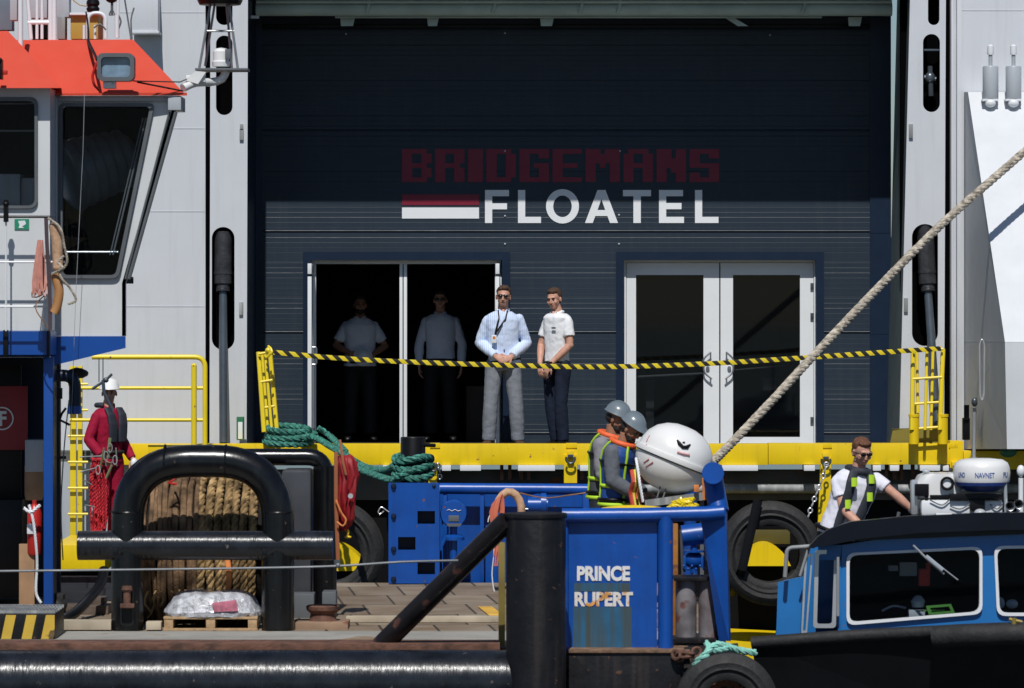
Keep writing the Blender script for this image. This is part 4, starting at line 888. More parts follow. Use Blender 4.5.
b = MB(); b.lathe([(0, 0), (.042, 0), (.048, .02), (.03, .04), (.03, .13), (.046, .15), (.04, .18), (0, .18)], P(127, 608, Ya - rp - .05), seg=16); b.bpx(120, 604, 134, 608, Ya - rp - .1, .07); b.build('slot_pin', M['rust'], ab)
b = MB()
for px_ in (129, 278): b.bpx(px_ - 16, 549, px_ - 11, 556, Ya - rp - .08, .04)
b.build('small_lug', M['blackpipe'], ab, each=True)
ab2 = thing('rear_bitt', 'second smaller black pipe bitt standing behind the arched one', 'bitt', P(300, 612, 38.7)); Y2 = 38.7
b = MB(); b.tube(fillet([P(240, 457, Y2), P(325, 457, Y2), P(325, 612, Y2)], .16, 8), 8.5 * S(Y2), 22); b.build('pipe_frame', M['blackpipe'], ab2)
b = MB(); b.tube([P(325, 466, Y2), P(325, 612, Y2)], 11.8 * S(Y2), 22); b.build('leg', M['blackpipe'], ab2)
b = MB(); b.bpx(282, 470, 311, 626, Y2 - .3, .5, bev=.03); b.build('grey_housing', mat('dark_grey_housing', (.045, .048, .055), .4, var=.2), ab2)
b = MB(); b.bpx(292, 594, 314, 619, Y2 - .7, .3, bev=.01); b.build('foot_block', M['gasket'], ab2)
b = MB(); b.bpx(322, 592, 336, 622, Y2 - .6, .3, bev=.01); b.build('foot_block', M['gasket'], ab2)
# rope drum behind the arch
dr = thing('rope_drum', 'winch drum wound with weathered golden and brown rope behind the black arch', 'winch', P(203, 622, 37.62)); Yd = 37.66
cD = P(0, 552, Yd); rD = .62; xl = P(141, 0, Yd).x; xr = P(265, 0, Yd).x
b = MB(); b.lathe([(0, 0), (rD - .03, 0), (rD - .03, xr - xl), (0, xr - xl)], Vector((xl, Yd, cD.z)), (1, 0, 0), 40); b.build('barrel', M['tar'], dr)
def turn(mb, X, r0, rad, rng, laid, a0=105, a1=-110):
    ph = rng.uniform(0, 6); pts = []
    n = 26
    for j in range(n + 1):
        a = R(a0 + (a1 - a0) * j / n); pts.append(Vector((X + .008 * math.sin(3 * a + ph) + rng.uniform(-.003, .003), Yd - (r0 + .006 * math.sin(5 * a + ph)) * math.cos(a), cD.z + r0 * math.sin(a))))
    if laid: mb.rope(pts, rad, pitch=rad * 5.2, strands=3, seg=7, step=rad * .8)
    else: mb.tube(resample(pts, .05), rad, 8)
r1 = random.Random(11)
b = MB(); x = xl + .03
while x < P(201, 0, Yd).x: rr = r1.uniform(.019, .030); turn(b, x, rD + r1.uniform(-.01, .03), rr, r1, False); x += rr * 1.9
b.build('wound_rope', mat('weathered_brown_rope', (.17, .105, .06), .9, var=.85, scale=7, bump=.5, bscale=60, spec=.1, streak=.5, scol=(.05, .035, .025)), dr, label='thin weathered brown rope on the left of the drum')
b = MB(); x = P(205, 0, Yd).x
while x < xr - .02: rr = r1.uniform(.034, .040); turn(b, x, rD + r1.uniform(0, .02), rr, r1, True); x += rr * 1.95
b.build('wound_rope', M['gold'], dr, label='thick golden laid rope on the right of the drum')
for px_ in (139, 266): b = MB(); b.lathe([(0, 0), (.68, 0), (.68, .02), (0, .02)], Vector((P(px_, 0, Yd).x, Yd, cD.z)), (1, 0, 0), 44); b.build('flange', M['blackold'], dr)
b = MB(); b.bpx(136, 600, 270, 640, Yd + .1, .8); b.build('bed_frame', M['black'], dr)
b = MB()
for k in range(16):
    X = P(146 + 7.3 * k + r1.uniform(-2, 2), 0, Yd).x; a = R(-25); r0 = rD + .06; z1 = cD.z + r0 * math.sin(a); L_0 = r1.uniform(.1, .3); y1 = Yd - r0 * math.cos(a)
    b.tube(resample([(X, y1, z1), (X + r1.uniform(-.04, .04), y1 + .01, z1 - L_0 * .6), (X + r1.uniform(-.06, .06), y1 + .03, z1 - L_0)], .03), r1.uniform(.006, .012), 6)
b.build('frayed_ends', M['gold'], dr, disp=.02, dscale=15)
b = MB(); b.tube(resample([P(227, 556, 36.93), P(229, 575, 36.9), P(228, 590, 36.92), P(226, 604, 36.95)], .04), .024, 8, flat=.5); tag(b.build('orange_strap', M['orangeline']), 'bright orange strap hanging above the pallet load', 'strap')
b = MB(); b.tube(resample([P(172, 466, 37.1), P(176, 478, 37.02), P(168, 483, 37.0), P(177, 484, 37.0)], .03), .010, 6); tag(b.build('red_lashing', M['red']), 'small red lashing on the brown rope under the arch', 'lashing')
# pallet with wrapped load
Yp = dY(630.5)
pl = thing('pallet', 'pale wooden pallet on the deck in front of the rope drum', 'pallet', P(211, 630.5, Yp))
b = MB()
for x in (164, 206, 248): b.bpx(x, 619, x + 9, 629, Yp, .6, bev=.003)
b.build('block', M['wood'], pl, each=True)
b = MB(); b.bpx(163.5, 616.8, 257.5, 619.2, Yp - .005, .1, bev=.002); b.bpx(163.5, 616.8, 257.5, 619.2, Yp + .13, .1, bev=.002); b.bpx(163.5, 616.8, 257.5, 619.2, Yp + .27, .1); b.bpx(163.5, 616.8, 257.5, 619.2, Yp + .41, .1); b.build('top_board', M['wood'], pl, each=True)
b = MB(); b.bpx(163.5, 628.6, 257.5, 630.6, Yp - .003, .1, bev=.002); b.bpx(163.5, 628.6, 257.5, 630.6, Yp + .45, .1); b.build('bottom_board', M['wood'], pl, each=True)
ld = thing('wrapped_load', 'bags under shiny clear wrap stacked on the pallet', 'load', P(211, 617, Yp + .3))
def wrapmat():
    m = mat('plastic_wrap', (.40, .41, .44), .2, var=.5, scale=14, bump=1.0, bscale=26, coat=.6); return m
b = MB()
zp = P(0, 617, Yp).z
prof = [(0, 0.0), (1.0, 0.0), (1.02, .03), (.99, .05), (.93, .09), (.84, .14), (.73, .175), (.6, .19), (.3, .2), (0, .2)]
b.loft([(P(211, 0, Yp).xyz * Vector((1, 0, 0)) + Vector((0, Yp + .29, zp + h + .003)), (48 * S(Yp) * f, 0, 0), (0, .3 * f, 0)) for f, h in prof if f > 0], seg=64, power=4)
bmesh.ops.subdivide_edges(b.bm, edges=b.bm.edges[:], cuts=3)
b.build('wrap', wrapmat(), ld, disp=.016, dscale=17, ang=20)
b = MB(); b.ppx([(212, 603), (236, 600), (238, 611), (214, 612)], Yp - .025, .03); b.build('pink_label', mat('pink_print', (.50, .16, .22), .4, var=.4, scale=20), ld)
# capstan mushroom
cp = thing('rusty_capstan', 'rusty brown mushroom bollard on the deck beside the arch leg', 'bollard', P(323, 628, 36.9)); Yc = 36.9
k_ = S(Yc)
b = MB(); b.lathe([(0, 0), (20 * k_, 0), (20 * k_, .045), (15 * k_, .055), (13 * k_, .1), (12.5 * k_, .13), (16.5 * k_, .16), (17 * k_, .19), (15 * k_, .2), (0, .2)], P(323, 629, Yc), seg=36); b.build('body', M['rust'], cp)
b = MB(); b.box(P(325, 629, Yc) + Vector((-.03, 0, .035)), (.46, .44, .07), bev=.01); b.build('base_plate', mat('rusty_sand_plate', (.26, .17, .11), .9, var=.3, rust=.2), cp)
# red tarpaulin bag and orange strap
rb = thing('red_bag', 'crumpled red tarpaulin bag hung beside the rear pipe bitt', 'bag', P(346, 530, 38.2)); Yr = 38.2
b = MB(); b.loft([(P(x, y, Yr), (w_ * S(Yr), 0, 0), (0, d_, 0)) for x, y, w_, d_ in ((347, 455, 5, .04), (346, 462, 8, .07), (347, 475, 8.5, .09), (347, 490, 8, .1), (348, 505, 8, .1), (347, 518, 7, .09), (344, 526, 6, .06), (343, 531, 2, .03))], seg=48)
b.bm.verts.ensure_lookup_table(); q0 = P(347, 490, Yr)
for v in b.bm.verts:
    a = math.atan2(v.co.y - Yr, v.co.x - q0.x); h = v.co.z - q0.z; k = 1 + .22 * math.sin(6 * a + 9 * h) * (.4 + abs(math.sin(5 * h + a))) + .10 * math.sin(13 * a - 17 * h)
    v.co.x = q0.x + (v.co.x - q0.x) * k + .02 * math.sin(11 * h); v.co.y = Yr + (v.co.y - Yr) * k
bmesh.ops.subdivide_edges(b.bm, edges=b.bm.edges[:], cuts=2, smooth=.6)
b.build('bag_cloth', M['redcloth'], rb, disp=.016, dscale=24, ang=80)
b = MB(); b.lathe([(0, 0), (.022, 0), (.022, .01), (0, .01)], P(350.5, 496, Yr - .13), (0, 1, 0), 16); b.build('badge', M['greypaint'], rb)
b = MB(); b.tube([P(336, 452, Yr - .05), P(336, 500, Yr - .09), P(338, 560, Yr - .05)], .017, 8, flat=.4); b.tube([P(340, 440, Yr - .05), P(343, 462, Yr - .12), P(346, 475, Yr - .12)], .012, 6); b.build('orange_webbing', mat('orange_brown_webbing', (.30, .10, .04), .8), rb)
b = MB(); b.tube(resample([P(336, 500, Yr - .12), P(341, 512, Yr - .14), P(346, 520, Yr - .14), P(343, 526, Yr - .14), P(337, 522, Yr - .12)], .02), .009, 6); b.build('loop_line', M['orangeline'], rb)
b = MB(); b.bpx(334, 560, 340, 567, Yr - .1, .05); b.build('hook', M['darksteel'], rb)
b = MB(); b.ell(P(348, 537, Yr), (.03, .02, .012)); b.ell(P(348, 532, Yr), (.012, .012, .03)); tag(b.build('yellow_tag', M['yellow']), 'tiny yellow tag hanging below the red bag', 'tag')
# ================================================================== green mooring rope, bollard
Yg = 43.6
bo = thing('bollard', 'black round bollard wrapped with green rope', 'bollard', P(413, 583, Yg + .5)); kb = S(Yg + .5)
b = MB(); b.lathe([(0, 0), (12.5 * kb, 0), (12.5 * kb, P(0, 437, Yg + .5).z - P(0, 583, Yg + .5).z - .01), (12 * kb, P(0, 437, Yg + .5).z - P(0, 583, Yg + .5).z), (0, P(0, 437, Yg + .5).z - P(0, 583, Yg + .5).z)], P(413, 583, Yg + .5), seg=32); b.build('post', M['black'], bo)
b = MB(); b.tube([P(424, 445, Yg + .4), P(435, 445.5, Yg + .35)], .02, 10); b.build('pin', M['black'], bo)
gr = thing('mooring_rope', 'thick teal green rope flaked on the beam and wrapped round the black bollard', 'rope', P(350, 470, 46))
b = MB(); rg = 4.6 * S(47)
def loop(cx_, cy_, rx, ry, Y, n=18, tilt=0): return [P(cx_ + rx * math.cos(2 * math.pi * k / n), cy_ + ry * math.sin(2 * math.pi * k / n) + tilt * math.cos(2 * math.pi * k / n), Y + .22 * math.sin(-2 * math.pi * k / n)) for k in range(n + 1)]
for cx_, cy_, rx, ry, tl in ((288, 442, 23, 2.5, .5), (291, 435.5, 24, 3, -1), (289, 429, 20, 3, 1.0)): b.rope(loop(cx_, cy_, rx, ry, 49.2, tilt=tl), .036)
b.rope([P(300, 434, 49.1), P(316, 438, 48.9), P(330, 446, 48.3), P(345, 455, 47.5), P(365, 467, 46.6), P(385, 470, 45.4), P(396, 464, 44.5), P(404, 458, 44)], .037)
b.rope([P(318, 428, 49.0), P(330, 436, 48.9), P(346, 452, 47.6)], .034)
c_ = P(413, 0, Yg + .5); rb_ = 12.5 * kb + .04
for i, y in enumerate((460.5, 469.5, 478)):
    q = [Vector((c_.x + (rb_ + .015) * math.cos(a), c_.y - (rb_ + .015) * math.sin(a), P(0, y, Yg).z + .02 * math.sin(a * 2 + i))) for a in [2 * math.pi * k / 28 for k in range(29)]]
    b.rope(q, .037)
b.rope([P(352, 466, 47), P(372, 474, 45.5), P(392, 480, 43.9), P(400, 476, 43.55), P(412, 470, 43.5)], .035)
b.build('strands', M['green'], gr)
# ================================================================== blue perforated plate, blue bulwark behind the deck
Yb = 42.5
pp = thing('perforated_plate', 'flat blue steel panel with three rectangular holes on the far deck edge', 'panel', P(414, 583, Yb))
b = MB(); b.ppx([(388.5, 483), (439.5, 483), (439.5, 583.5), (388.5, 583.5)], Yb, .06, [[(417.5, 511), (435, 511), (435, 524), (417.5, 524)], [(398, 537), (415.5, 537), (415.5, 550), (398, 550)], [(417.5, 562.5), (435, 562.5), (435, 574.5), (417.5, 574.5)]]); b.build('face', M['blue'], pp, smooth=False)
b = MB(); b.bpx(392, 486, 438, 583, Yb + .18, .04, bev=0); b.build('backing', M['navy'], pp, smooth=False)
b = MB()
for y in (486, 516, 549, 579): b.lathe([(0, 0), (.018, 0), (.026, .02), (.026, .035), (0, .035)], P(393.5, y, Yb - .035), (0, 1, 0), 12)
b.ell(P(434, 486, Yb), (.018, .02, .018)); b.build('bolt', M['navy'], pp, each=True)
bw = thing('blue_bulwark', 'blue steel bulwark with rounded top pipe on the far deck edge', 'bulwark', P(515, 583, Yb + .4)); Yq = Yb + .5
b = MB(); b.bpx(440, 494, 597, 584, Yq + .2, .06, bev=0); b.build('plate', M['blue'], bw, smooth=False)
b = MB(); b.tube([P(440, 488.5, Yq), P(597, 489.5, Yq)], 5.6 * S(Yq), 18); b.build('top_pipe', M['blue'], bw)
b = MB()
for x in (443, 480, 497, 587): b.bpx(x, 493, x + 4, 584, Yq - .02, .25)
b.build('rib', M['blue'], bw, each=True)
b = MB(); b.bpx(447.5, 537, 450, 583, Yq - .1, .05); b.bpx(583, 494, 597, 560, Yq - .3, .25); b.build('side_plate', M['blue'], bw, each=True)
gv = thing('ventilator', 'round blue vent head on a stalk beside the perforated plate', 'vent', P(454, 583, Yb + .1)); Yv = Yb + .1
b = MB(); b.lathe([(0, 0), (12.5 * S(Yv), 0), (13.5 * S(Yv), .02), (13.5 * S(Yv), .2), (0, .2)], P(453.5, 514, Yv - .05), (0, 1, 0), 36); hd = b.build('head', M['blue'], gv)
b = MB(); b.bpx(448.5, 515.5, 459, 521.5, Yv - .058, .01); b.ppx([(446, 523.5), (462, 523.5), (460, 526.5), (448, 526.5)], Yv - .056, .01); b.build('rating_plate', M['gasket'], hd)
b = MB(); b.tube(resample([P(447, 510.5, Yv - .056), P(449, 509.5, Yv - .056), P(452, 511, Yv - .056), P(455, 509.5, Yv - .056), P(458, 511, Yv - .056), P(461, 510, Yv - .056)], .01), .003, 6); b.build('weld_mark', M['whiter'], hd)
b = MB(); b.tube([P(453.5, 526, Yv + .04), P(453.5, 583, Yv + .04)], 3.8 * S(Yv), 14); b.lathe([(0, 0), (11 * S(Yv), 0), (11 * S(Yv), .03), (7 * S(Yv), .05), (0, .06)], P(453.5, 540, Yv + .04), seg=24); b.tube([P(446, 536, Yv - .03), P(442, 545, Yv - .03)], .02, 8); b.build('stalk', M['blue'], gv)
b = MB(); b.tube([P(538, 504, Yq - .5), P(538, 504, Yq - .1)], .10, 20); mo = b.lathe([(0, 0), (.105, 0), (.105, .05), (0, .05)], P(541, 504, Yq - .6), (1, 0, 0), 22); b.lathe([(0, 0), (8 * S(Yq), 0), (8 * S(Yq), .19), (0, .19)], P(528, 505, Yq - .5), (1, 0, 0), 22); tag(b.build('blue_motor', M['blue']), 'small blue motor drum behind the top of the black post', 'motor')
b = MB(); b.ell(P(524, 509, Yq - .5), (.03, .03, .03)); b.tube([P(520, 509, Yq - .52), P(529, 509, Yq - .52)], .008, 6); tag(b.build('grease_fitting', M['darksteel']), 'small dark fitting at the left end of the blue motor', 'fitting')
# fluff and line at the hole
b = MB(); b.tube(resample([P(378, 512, Yb), P(381, 507, Yb), P(386, 510, Yb), P(389, 512, Yb)], .02), .006, 6); b.tube(resample([P(378, 512, Yb), P(380, 514, Yb), P(384, 511, Yb)], .02), .006, 6); tag(b.build('small_hook_line', M['silver']), 'small bent wire hook left of the perforated plate', 'hook')
pr = thing('line_coil', 'peach and orange line looped over the blue bulwark by the black post', 'rope', P(505, 520, 41.5)); Yl = 41.5
b = MB()
b.tube(resample([P(496, 512, Yl), P(499, 500, Yl), P(507, 492, Yl), P(516, 495, Yl), P(521, 506, Yl), P(521, 520, Yl)], .04), .038, 12); b.build('float_tube', M['peach'], pr)
b = MB()
for k in range(7): b.tube(resample([P(493 + k, 530 + 8 * (k % 3), Yl - .08), P(490 + k * 1.2, 512, Yl - .08 - .01 * k), P(496 + k, 500 - k, Yl - .1), P(501 + k * .5, 508, Yl - .09), P(497 + k * .8, 530, Yl - .08), P(494 + (k * 5) % 9, 556 + 5 * (k % 4), Yl - .08)], .05), .008, 6)
b.build('orange_loops', mat('coral_line', (.62, .17, .10), .7, var=.3), pr)
b = MB(); b.tube(resample([P(488, 522, Yl - .08), P(490, 515, Yl - .08), P(495, 520, Yl - .08), P(491, 526, Yl - .08), P(494, 550, Yl - .08), P(492, 575, Yl - .05), P(495, 596, Yl - .05)], .05), .006, 6); b.build('loose_end', M['whiter'], pr)
b = MB(); b.tube(resample([P(520, 493, Yl), P(545, 498, Yl), P(570, 495, Yl), P(592, 492, Yl)], .05), .007, 6); tag(b.build('thin_brown_line', M['brownrope']), 'thin brown line sagging along the blue top pipe', 'line')
# ================================================================== foreground: long black pipe, black post, brace
Yf = 34.1
lp = thing('fender_pipe', 'long horizontal black pipe with scraped shiny top across the foreground', 'pipe', P(200, 705, Yf))
b = MB(); X0 = P(-60, 0, Yf).x; b.tube([Vector((X0, Yf, P(0, 681, Yf).z)), Vector((P(515, 0, Yf).x, Yf, P(0, 681, Yf).z))], 31 * S(Yf), 44); b.build('pipe_body', M['pipeworn'], lp)
b = MB(); b.bpx(-60, 643.5, 500, 652, Yf + .35, .4); tag(b.build('rusty_deck_edge', M['rust']), 'rusty brown plate edge above the long black pipe', 'edge')
bp_ = thing('tall_black_post', 'thick black vertical post in front of the blue name panel', 'post', P(536, 720, Yf - .1))
b = MB(); c = P(536, 720, Yf - .1); kf = S(Yf - .1); hh = P(0, 515, Yf - .1).z - c.z
b.lathe([(0, 0), (30 * kf, 0), (30 * kf, hh - .02), (29 * kf, hh), (0, hh)], c, seg=44); b.build('post_body', M['blackold'], bp_)
b = MB(); b.lathe([(0, 0), (31 * kf, 0), (31.5 * kf, .01), (31 * kf, .035), (0, .035)], c + Vector((0, 0, hh - .02)), seg=44); b.build('cap', M['blackold'], bp_)
b = MB(); b.tube([P(507, 521, Yf - .12), P(381, 646, Yf + .55)], 10.5 * S(Yf), 24); tag(b.build('brace_pipe', mat('rust_worn_black', (.012, .010, .011), .4, var=.4, scale=5, rust=.22, rcol=(.055, .022, .016), rscale=5, spec=.35)), 'slanting black brace pipe rising to the tall black post', 'pipe')
b = MB(); b.bpx(498.5, 543, 505, 646, Yf + .6, .12); tag(b.build('olive_post', mat('ochre_olive', (.20, .15, .03), .6, var=.3)), 'thin olive post just left of the tall black post', 'post')
b = MB(); b.tube(resample([P(-30, 571.5, 33.6), P(110, 570, 33.6), P(260, 568, 33.6), P(338, 566, 33.6), P(400, 562, 33.62), P(458, 560.5, 33.7)], .1), .009, 8); b.ell(P(338, 565.5, 33.6), (.02, .015, .02)); tag(b.build('steel_wire', mat('dull_wire', (.16, .17, .18), .5, metal=.3)), 'thin steel wire strung across in front of the arched bitt', 'wire')
# ================================================================== name panel: blue stern bulwark
Yn = 34.7
npn = thing('name_bulwark', 'bright blue bulwark panel carrying the white two line name', 'bulwark', P(645, 650, Yn))
b = MB(); b.bpx(566, 519, 657, 652, Yn + .04, .05, bev=0); b.build('panel', M['blue'], npn, smooth=False)
b = MB(); b.tube([P(562, 515.5, Yn), P(640, 515, Yn), P(706, 513.5, Yn), P(724, 512, Yn)], 7.3 * S(Yn), 20); b.build('top_pipe', M['blue'], npn)
b = MB(); b.tube([P(565, 515, Yn + .02), P(565.5, 652, Yn + .02)], 3.5 * S(Yn), 14); b.tube([P(665.5, 516, Yn), P(665.5, 648, Yn)], 7.6 * S(Yn), 20); b.build('upright_pipe', M['blue'], npn, each=True)
b = MB(); b.tube([P(713, 473, Yn - .05), P(713, 473, Yn + .5)], 11 * S(Yn), 28); b.tube([P(713, 478, Yn + .2), P(719, 512, Yn + .1)], 10 * S(Yn), 20); b.build('end_roller', M['blue'], npn)
b = MB(); b.hexa([P(700, 515, Yn + .1), P(726, 508, Yn + .0), P(729, 641, Yn + .0), P(719, 641, Yn + .1), P(704, 515, Yn + .6), P(727, 508, Yn + .6), P(731, 641, Yn + .6), P(722, 641, Yn + .6)]); b.build('end_stanchion', M['blue'], npn, smooth=False)
b = MB(); mwx = mat('rust_tinged_white_letters', (.72, .71, .68), .55, var=.08, rust=.1, rcol=(.42, .20, .05), rscale=22)
add_text(b, 'PRINCE', 577, 566, 630, 581, Yn + .04 - .008, .008, .043); o = b.build('lettering', mwx, npn, smooth=False)
b = MB(); add_text(b, 'RUPERT', 574.5, 592, 633, 606.5, Yn + .04 - .008, .008, .043); b.build('lettering', mat('rusty_white_letters', (.70, .66, .60), .55, var=.1, rust=.45, rcol=(.42, .20, .05), rscale=9), npn, smooth=False)
mst = mat('weathered_green_blue', (.012, .10, .20), .6, var=.2, scale=6, streak=.9, scol=(.045, .06, .055), rust=-.1)
b = MB(); b.bpx(574, 583, 630, 591.5, Yn + .036, .01, bev=0); b.bpx(573, 607, 631.5, 648, Yn + .036, .01, bev=0); b.build('weathered_patch', mst, npn, smooth=False)
# machinery behind the bulwark
b = MB(); b.bpx(672, 524, 678, 640, Yn + .9, .1); tag(b.build('yellow_rod', mat('orange_brown_paint', (.35, .14, .02), .5, var=.4, rust=.3)), 'rusty orange upright behind the name panel', 'post')
mc = thing('blue_valve_block', 'blue valve block with flanges between the blue stanchions', 'valve', P(692, 578, Yn + .8)); Yv2 = Yn + .8
b = MB(); b.tube([P(682, 536, Yv2), P(706, 533, Yv2)], .085, 20); b.build('valve_body', M['blue'], mc)
b = MB(); b.ell(P(694, 560, Yv2), (.08, .06, .07)); b.tube([P(694, 545, Yv2), P(694, 576, Yv2)], .03, 10); b.lathe([(0, 0), (.09, 0), (.09, .015), (0, .015)], P(694, 552, Yv2), seg=20); b.bpx(683, 556, 686, 572, Yv2 - .05, .1); b.bpx(701, 556, 705, 568, Yv2 - .05, .1)
for k in range(6): b.ell(P(684 + k * 4, 566 + (k % 2) * 3, Yv2 - .08), (.012, .012, .012), seg=8, rings=6)
b.build('flange', M['blue'], mc)
b = MB(); b.tube([P(694, 574, Yv2 - .02), P(694, 580, Yv2 - .02)], .022, 12); b.tube([P(681, 530, Yv2 - .05), P(683, 575, Yv2 - .05)], .012, 8); b.tube([P(707, 530, Yv2 - .05), P(706, 560, Yv2 - .05)], .012, 8); b.build('spindle', M['steel'], mc)
mcy = mat('peeling_grey_paint', (.17, .16, .17), .6, var=.6, scale=5, streak=.4, scol=(.10, .05, .045), rust=.28, rcol=(.09, .035, .03), rscale=6)
tk = thing('twin_cylinders', 'two worn grey cylinders under a dark top plate right of the name panel', 'cylinder', P(697, 645, Yn + .35)); Yt = Yn + .35
for x in (686, 709): b = MB(); b.lathe([(0, 0), (10.6 * S(Yt), 0), (10.6 * S(Yt), .48), (0, .48)], P(x, 641, Yt), seg=26); b.build('cylinder', mcy, tk, label='paler scratched cylinder' if x == 709 else 'darker brownish cylinder')
b = MB(); b.bpx(674, 577, 721, 581, Yt - .13, .3); b.bpx(674, 638, 722, 643, Yt - .14, .3); b.build('end_plate', M['blackold'], tk, each=True)
# black stern ledge and fender
b = MB(); b.bpx(568, 652.4, 684, 760, Yn - .2, .8, bev=.01); sl_ = tag(b.build('stern_plate', M['blackold']), 'black stern plate with rusty upper edge under the name panel', 'plate')
b = MB(); b.bpx(568, 650, 690, 653, Yn - .22, .9); b.build('rusty_edge', mat('sandy_rust_edge', (.17, .10, .06), .9, var=.5, scale=12, bump=.5), sl_)
b = MB(); b.hexa([P(684, 647, Yn - .15), P(738, 643, Yn - .15), P(752, 760, Yn - .15), P(684, 760, Yn - .15), P(684, 647, Yn + .7), P(738, 643, Yn + .7), P(750, 760, Yn + .7), P(684, 760, Yn + .7)]); tag(b.build('stern_corner', mat('dark_rusted_plate', (.02, .016, .015), .8, var=.5, rust=.4, bump=.5)), 'rusted dark corner plate behind the foreground tyre', 'plate')
b = MB(); rr_ = random.Random(9)
chain(b, [P(672, 652, Yn - .22), P(682, 658, Yn - .3), P(694, 655, Yn - .3), P(703, 646, Yn - .25)], .014, .11); chain(b, [P(676, 660, Yn - .24), P(688, 650, Yn - .3), P(700, 660, Yn - .32)], .014, .11)
tag(b.build('rusty_chain', M['rust'], disp=.003, dscale=30), 'rusty chain heaped at the corner right of the name panel', 'chain')
tyre(P(727, 703, Yn - .45), 50 * S(Yn), 24 * S(Yn), .3, 'foreground tyre cut by the bottom edge under the pale green line')
b = MB(); b.rope([P(694, 668, Yn - .45), P(697, 662, Yn - .5), P(706, 654, Yn - .5), P(712, 647, Yn - .45), P(722, 645, Yn - .4), P(738, 650, Yn - .35), P(756, 653, Yn - .3)], .028); b.rope([P(706, 642, Yn - .4), P(713, 650, Yn - .45), P(727, 648, Yn - .4), P(716, 643, Yn - .4)], .024)
tag(b.build('lashing_rope', mat('pale_teal_rope', (.22, .50, .42), .8, var=.3, scale=14, bump=.4, bscale=50)), 'pale teal lashing tied over the foreground tyre', 'rope')
# ================================================================== life raft canister on its cradle
lr = thing('liferaft_canister', 'white fibreglass life raft canister tilted on its cradle', 'life raft', P(674, 497, 39.6)); Yl2 = 39.6
rot = Matrix.Rotation(R(22), 3, 'Y'); c = P(674, 458.5, Yl2)
b = MB(); A_ = 39 * S(Yl2)
prof = [(0, -1), (.25, -.985), (.5, -.9), (.72, -.74), (.88, -.52), (.965, -.28), (.985, -.08), (.985, .08), (.965, .28), (.88, .52), (.72, .74), (.5, .9), (.25, .985), (0, 1)]
b.lathe([(r_ * A_, h * A_ * .88) for r_, h in prof], c, rot @ Vector((0, 0, 1)), 48); b.build('shell', M['fibre'], lr)
b = MB(); b.lathe([(.975 * A_, -.022), (1.05 * A_, -.022), (1.06 * A_, 0), (1.05 * A_, .022), (.975 * A_, .022)], c - Vector((0, 0, .0)), rot @ Vector((0, 0, 1)), 60); b.build('flange', M['fibre'], lr)
b = MB(); b.lathe([(.99 * A_, -.035), (1.005 * A_, -.033), (1.005 * A_, -.023), (.99 * A_, -.022)], c, rot @ Vector((0, 0, 1)), 60); b.build('seal', M['gasket'], lr)
def on_sphere(px, py, off=.006):
    p = P(px, py, Yl2); l = rot.inverted() @ Vector((p.x - c.x, 0, p.z - c.z)); h = max(-.98, min(.98, l.z / (A_ * .88)))
    for (r0, h0), (r1, h1) in zip(prof, prof[1:]):
        if h0 <= h <= h1: rr = (r0 + (r1 - r0) * (h - h0) / (h1 - h0)) * A_; break
    return Vector((p.x, c.y - math.sqrt(max(rr * rr - l.x ** 2, .0001)) - off, p.z))
b = MB(); b.tube([on_sphere(x, y) for x, y in ((676, 439), (678, 442.5), (681.5, 446), (685.5, 446), (689, 443.5))], .012, 8, radii=[.008, .018, .017, .018, .007]); b.ell(on_sphere(682.5, 441.5), (.012, .005, .010)); b.build('wing_emblem', M['black'], lr)
b = MB(); b.tube([on_sphere(676, 450.5), on_sphere(682, 452.5), on_sphere(688, 453.5)], .012, 6); b.build('pink_text_band', mat('faded_red_print', (.62, .33, .35), .5, var=.4, scale=60), lr)
b = MB()
for q in (((646, 441), (649, 435)), ((642, 447), (646, 444)), ((645, 466), (652, 461)), ((643, 462), (648, 458))): b.tube([on_sphere(*q[0], off=.004), on_sphere(*q[1], off=.004)], .006, 6)
b.build('instruction_mark', mat('dull_red_print', (.45, .14, .14), .5), lr, each=True)
b = MB(); b.rope([P(636, 458, Yl2 - .12), P(638, 470, Yl2 - .2), P(640, 485, Yl2 - .25), P(643, 502, Yl2 - .25)], .013); b.build('painter_line', M['whiter'], lr)
ck = thing('raft_cradle', 'grey metal cradle and legs under the white canister', 'cradle', P(672, 560, Yl2))
b = MB(); b.hexa([P(645, 500, Yl2 - .3), P(704, 492, Yl2 - .3), P(705, 500, Yl2 - .3), P(645, 507, Yl2 - .3), P(645, 500, Yl2 + .3), P(704, 492, Yl2 + .3), P(705, 500, Yl2 + .3), P(645, 507, Yl2 + .3)]); b.build('cradle_tray', M['weather'], ck)
b = MB()
for x in (652, 700): b.bpx(x, 500, x + 4, 602, Yl2, .05)
b.tube([P(657, 498, Yl2 - .2), P(662, 480, Yl2 - .15)], .008, 6); b.tube([P(663, 498, Yl2 - .2), P(668, 482, Yl2 - .15)], .008, 6); b.build('leg', M['gasket'], ck)
b = MB()
for k in range(5): b.rope([P(668 + 22 * (.5 + .5 * math.cos(q_ * .9 + k)) + k * 2, 508 - 3.5 * (k % 3) + 2.2 * math.sin(q_ * .9), Yl2 - .42 + .05 * math.sin(q_)) for q_ in range(8)], .018, strands=3, seg=5)
b.rope([P(680, 498, Yl2 - .45), P(683, 505, Yl2 - .47), P(679, 513, Yl2 - .45)], .02, strands=3, seg=5)
tag(b.build('yellow_rope_pile', M['yellowrail']), 'yellow line bunched under the life raft cradle', 'rope')
b = MB(); b.ell(P(633, 513, 38.6), (42 * S(38.6), .12, 8 * S(38.6)), seg=28, rings=12); tag(b.build('yellow_canister', M['yellow']), 'long low yellow float lying behind the blue top pipe', 'float')
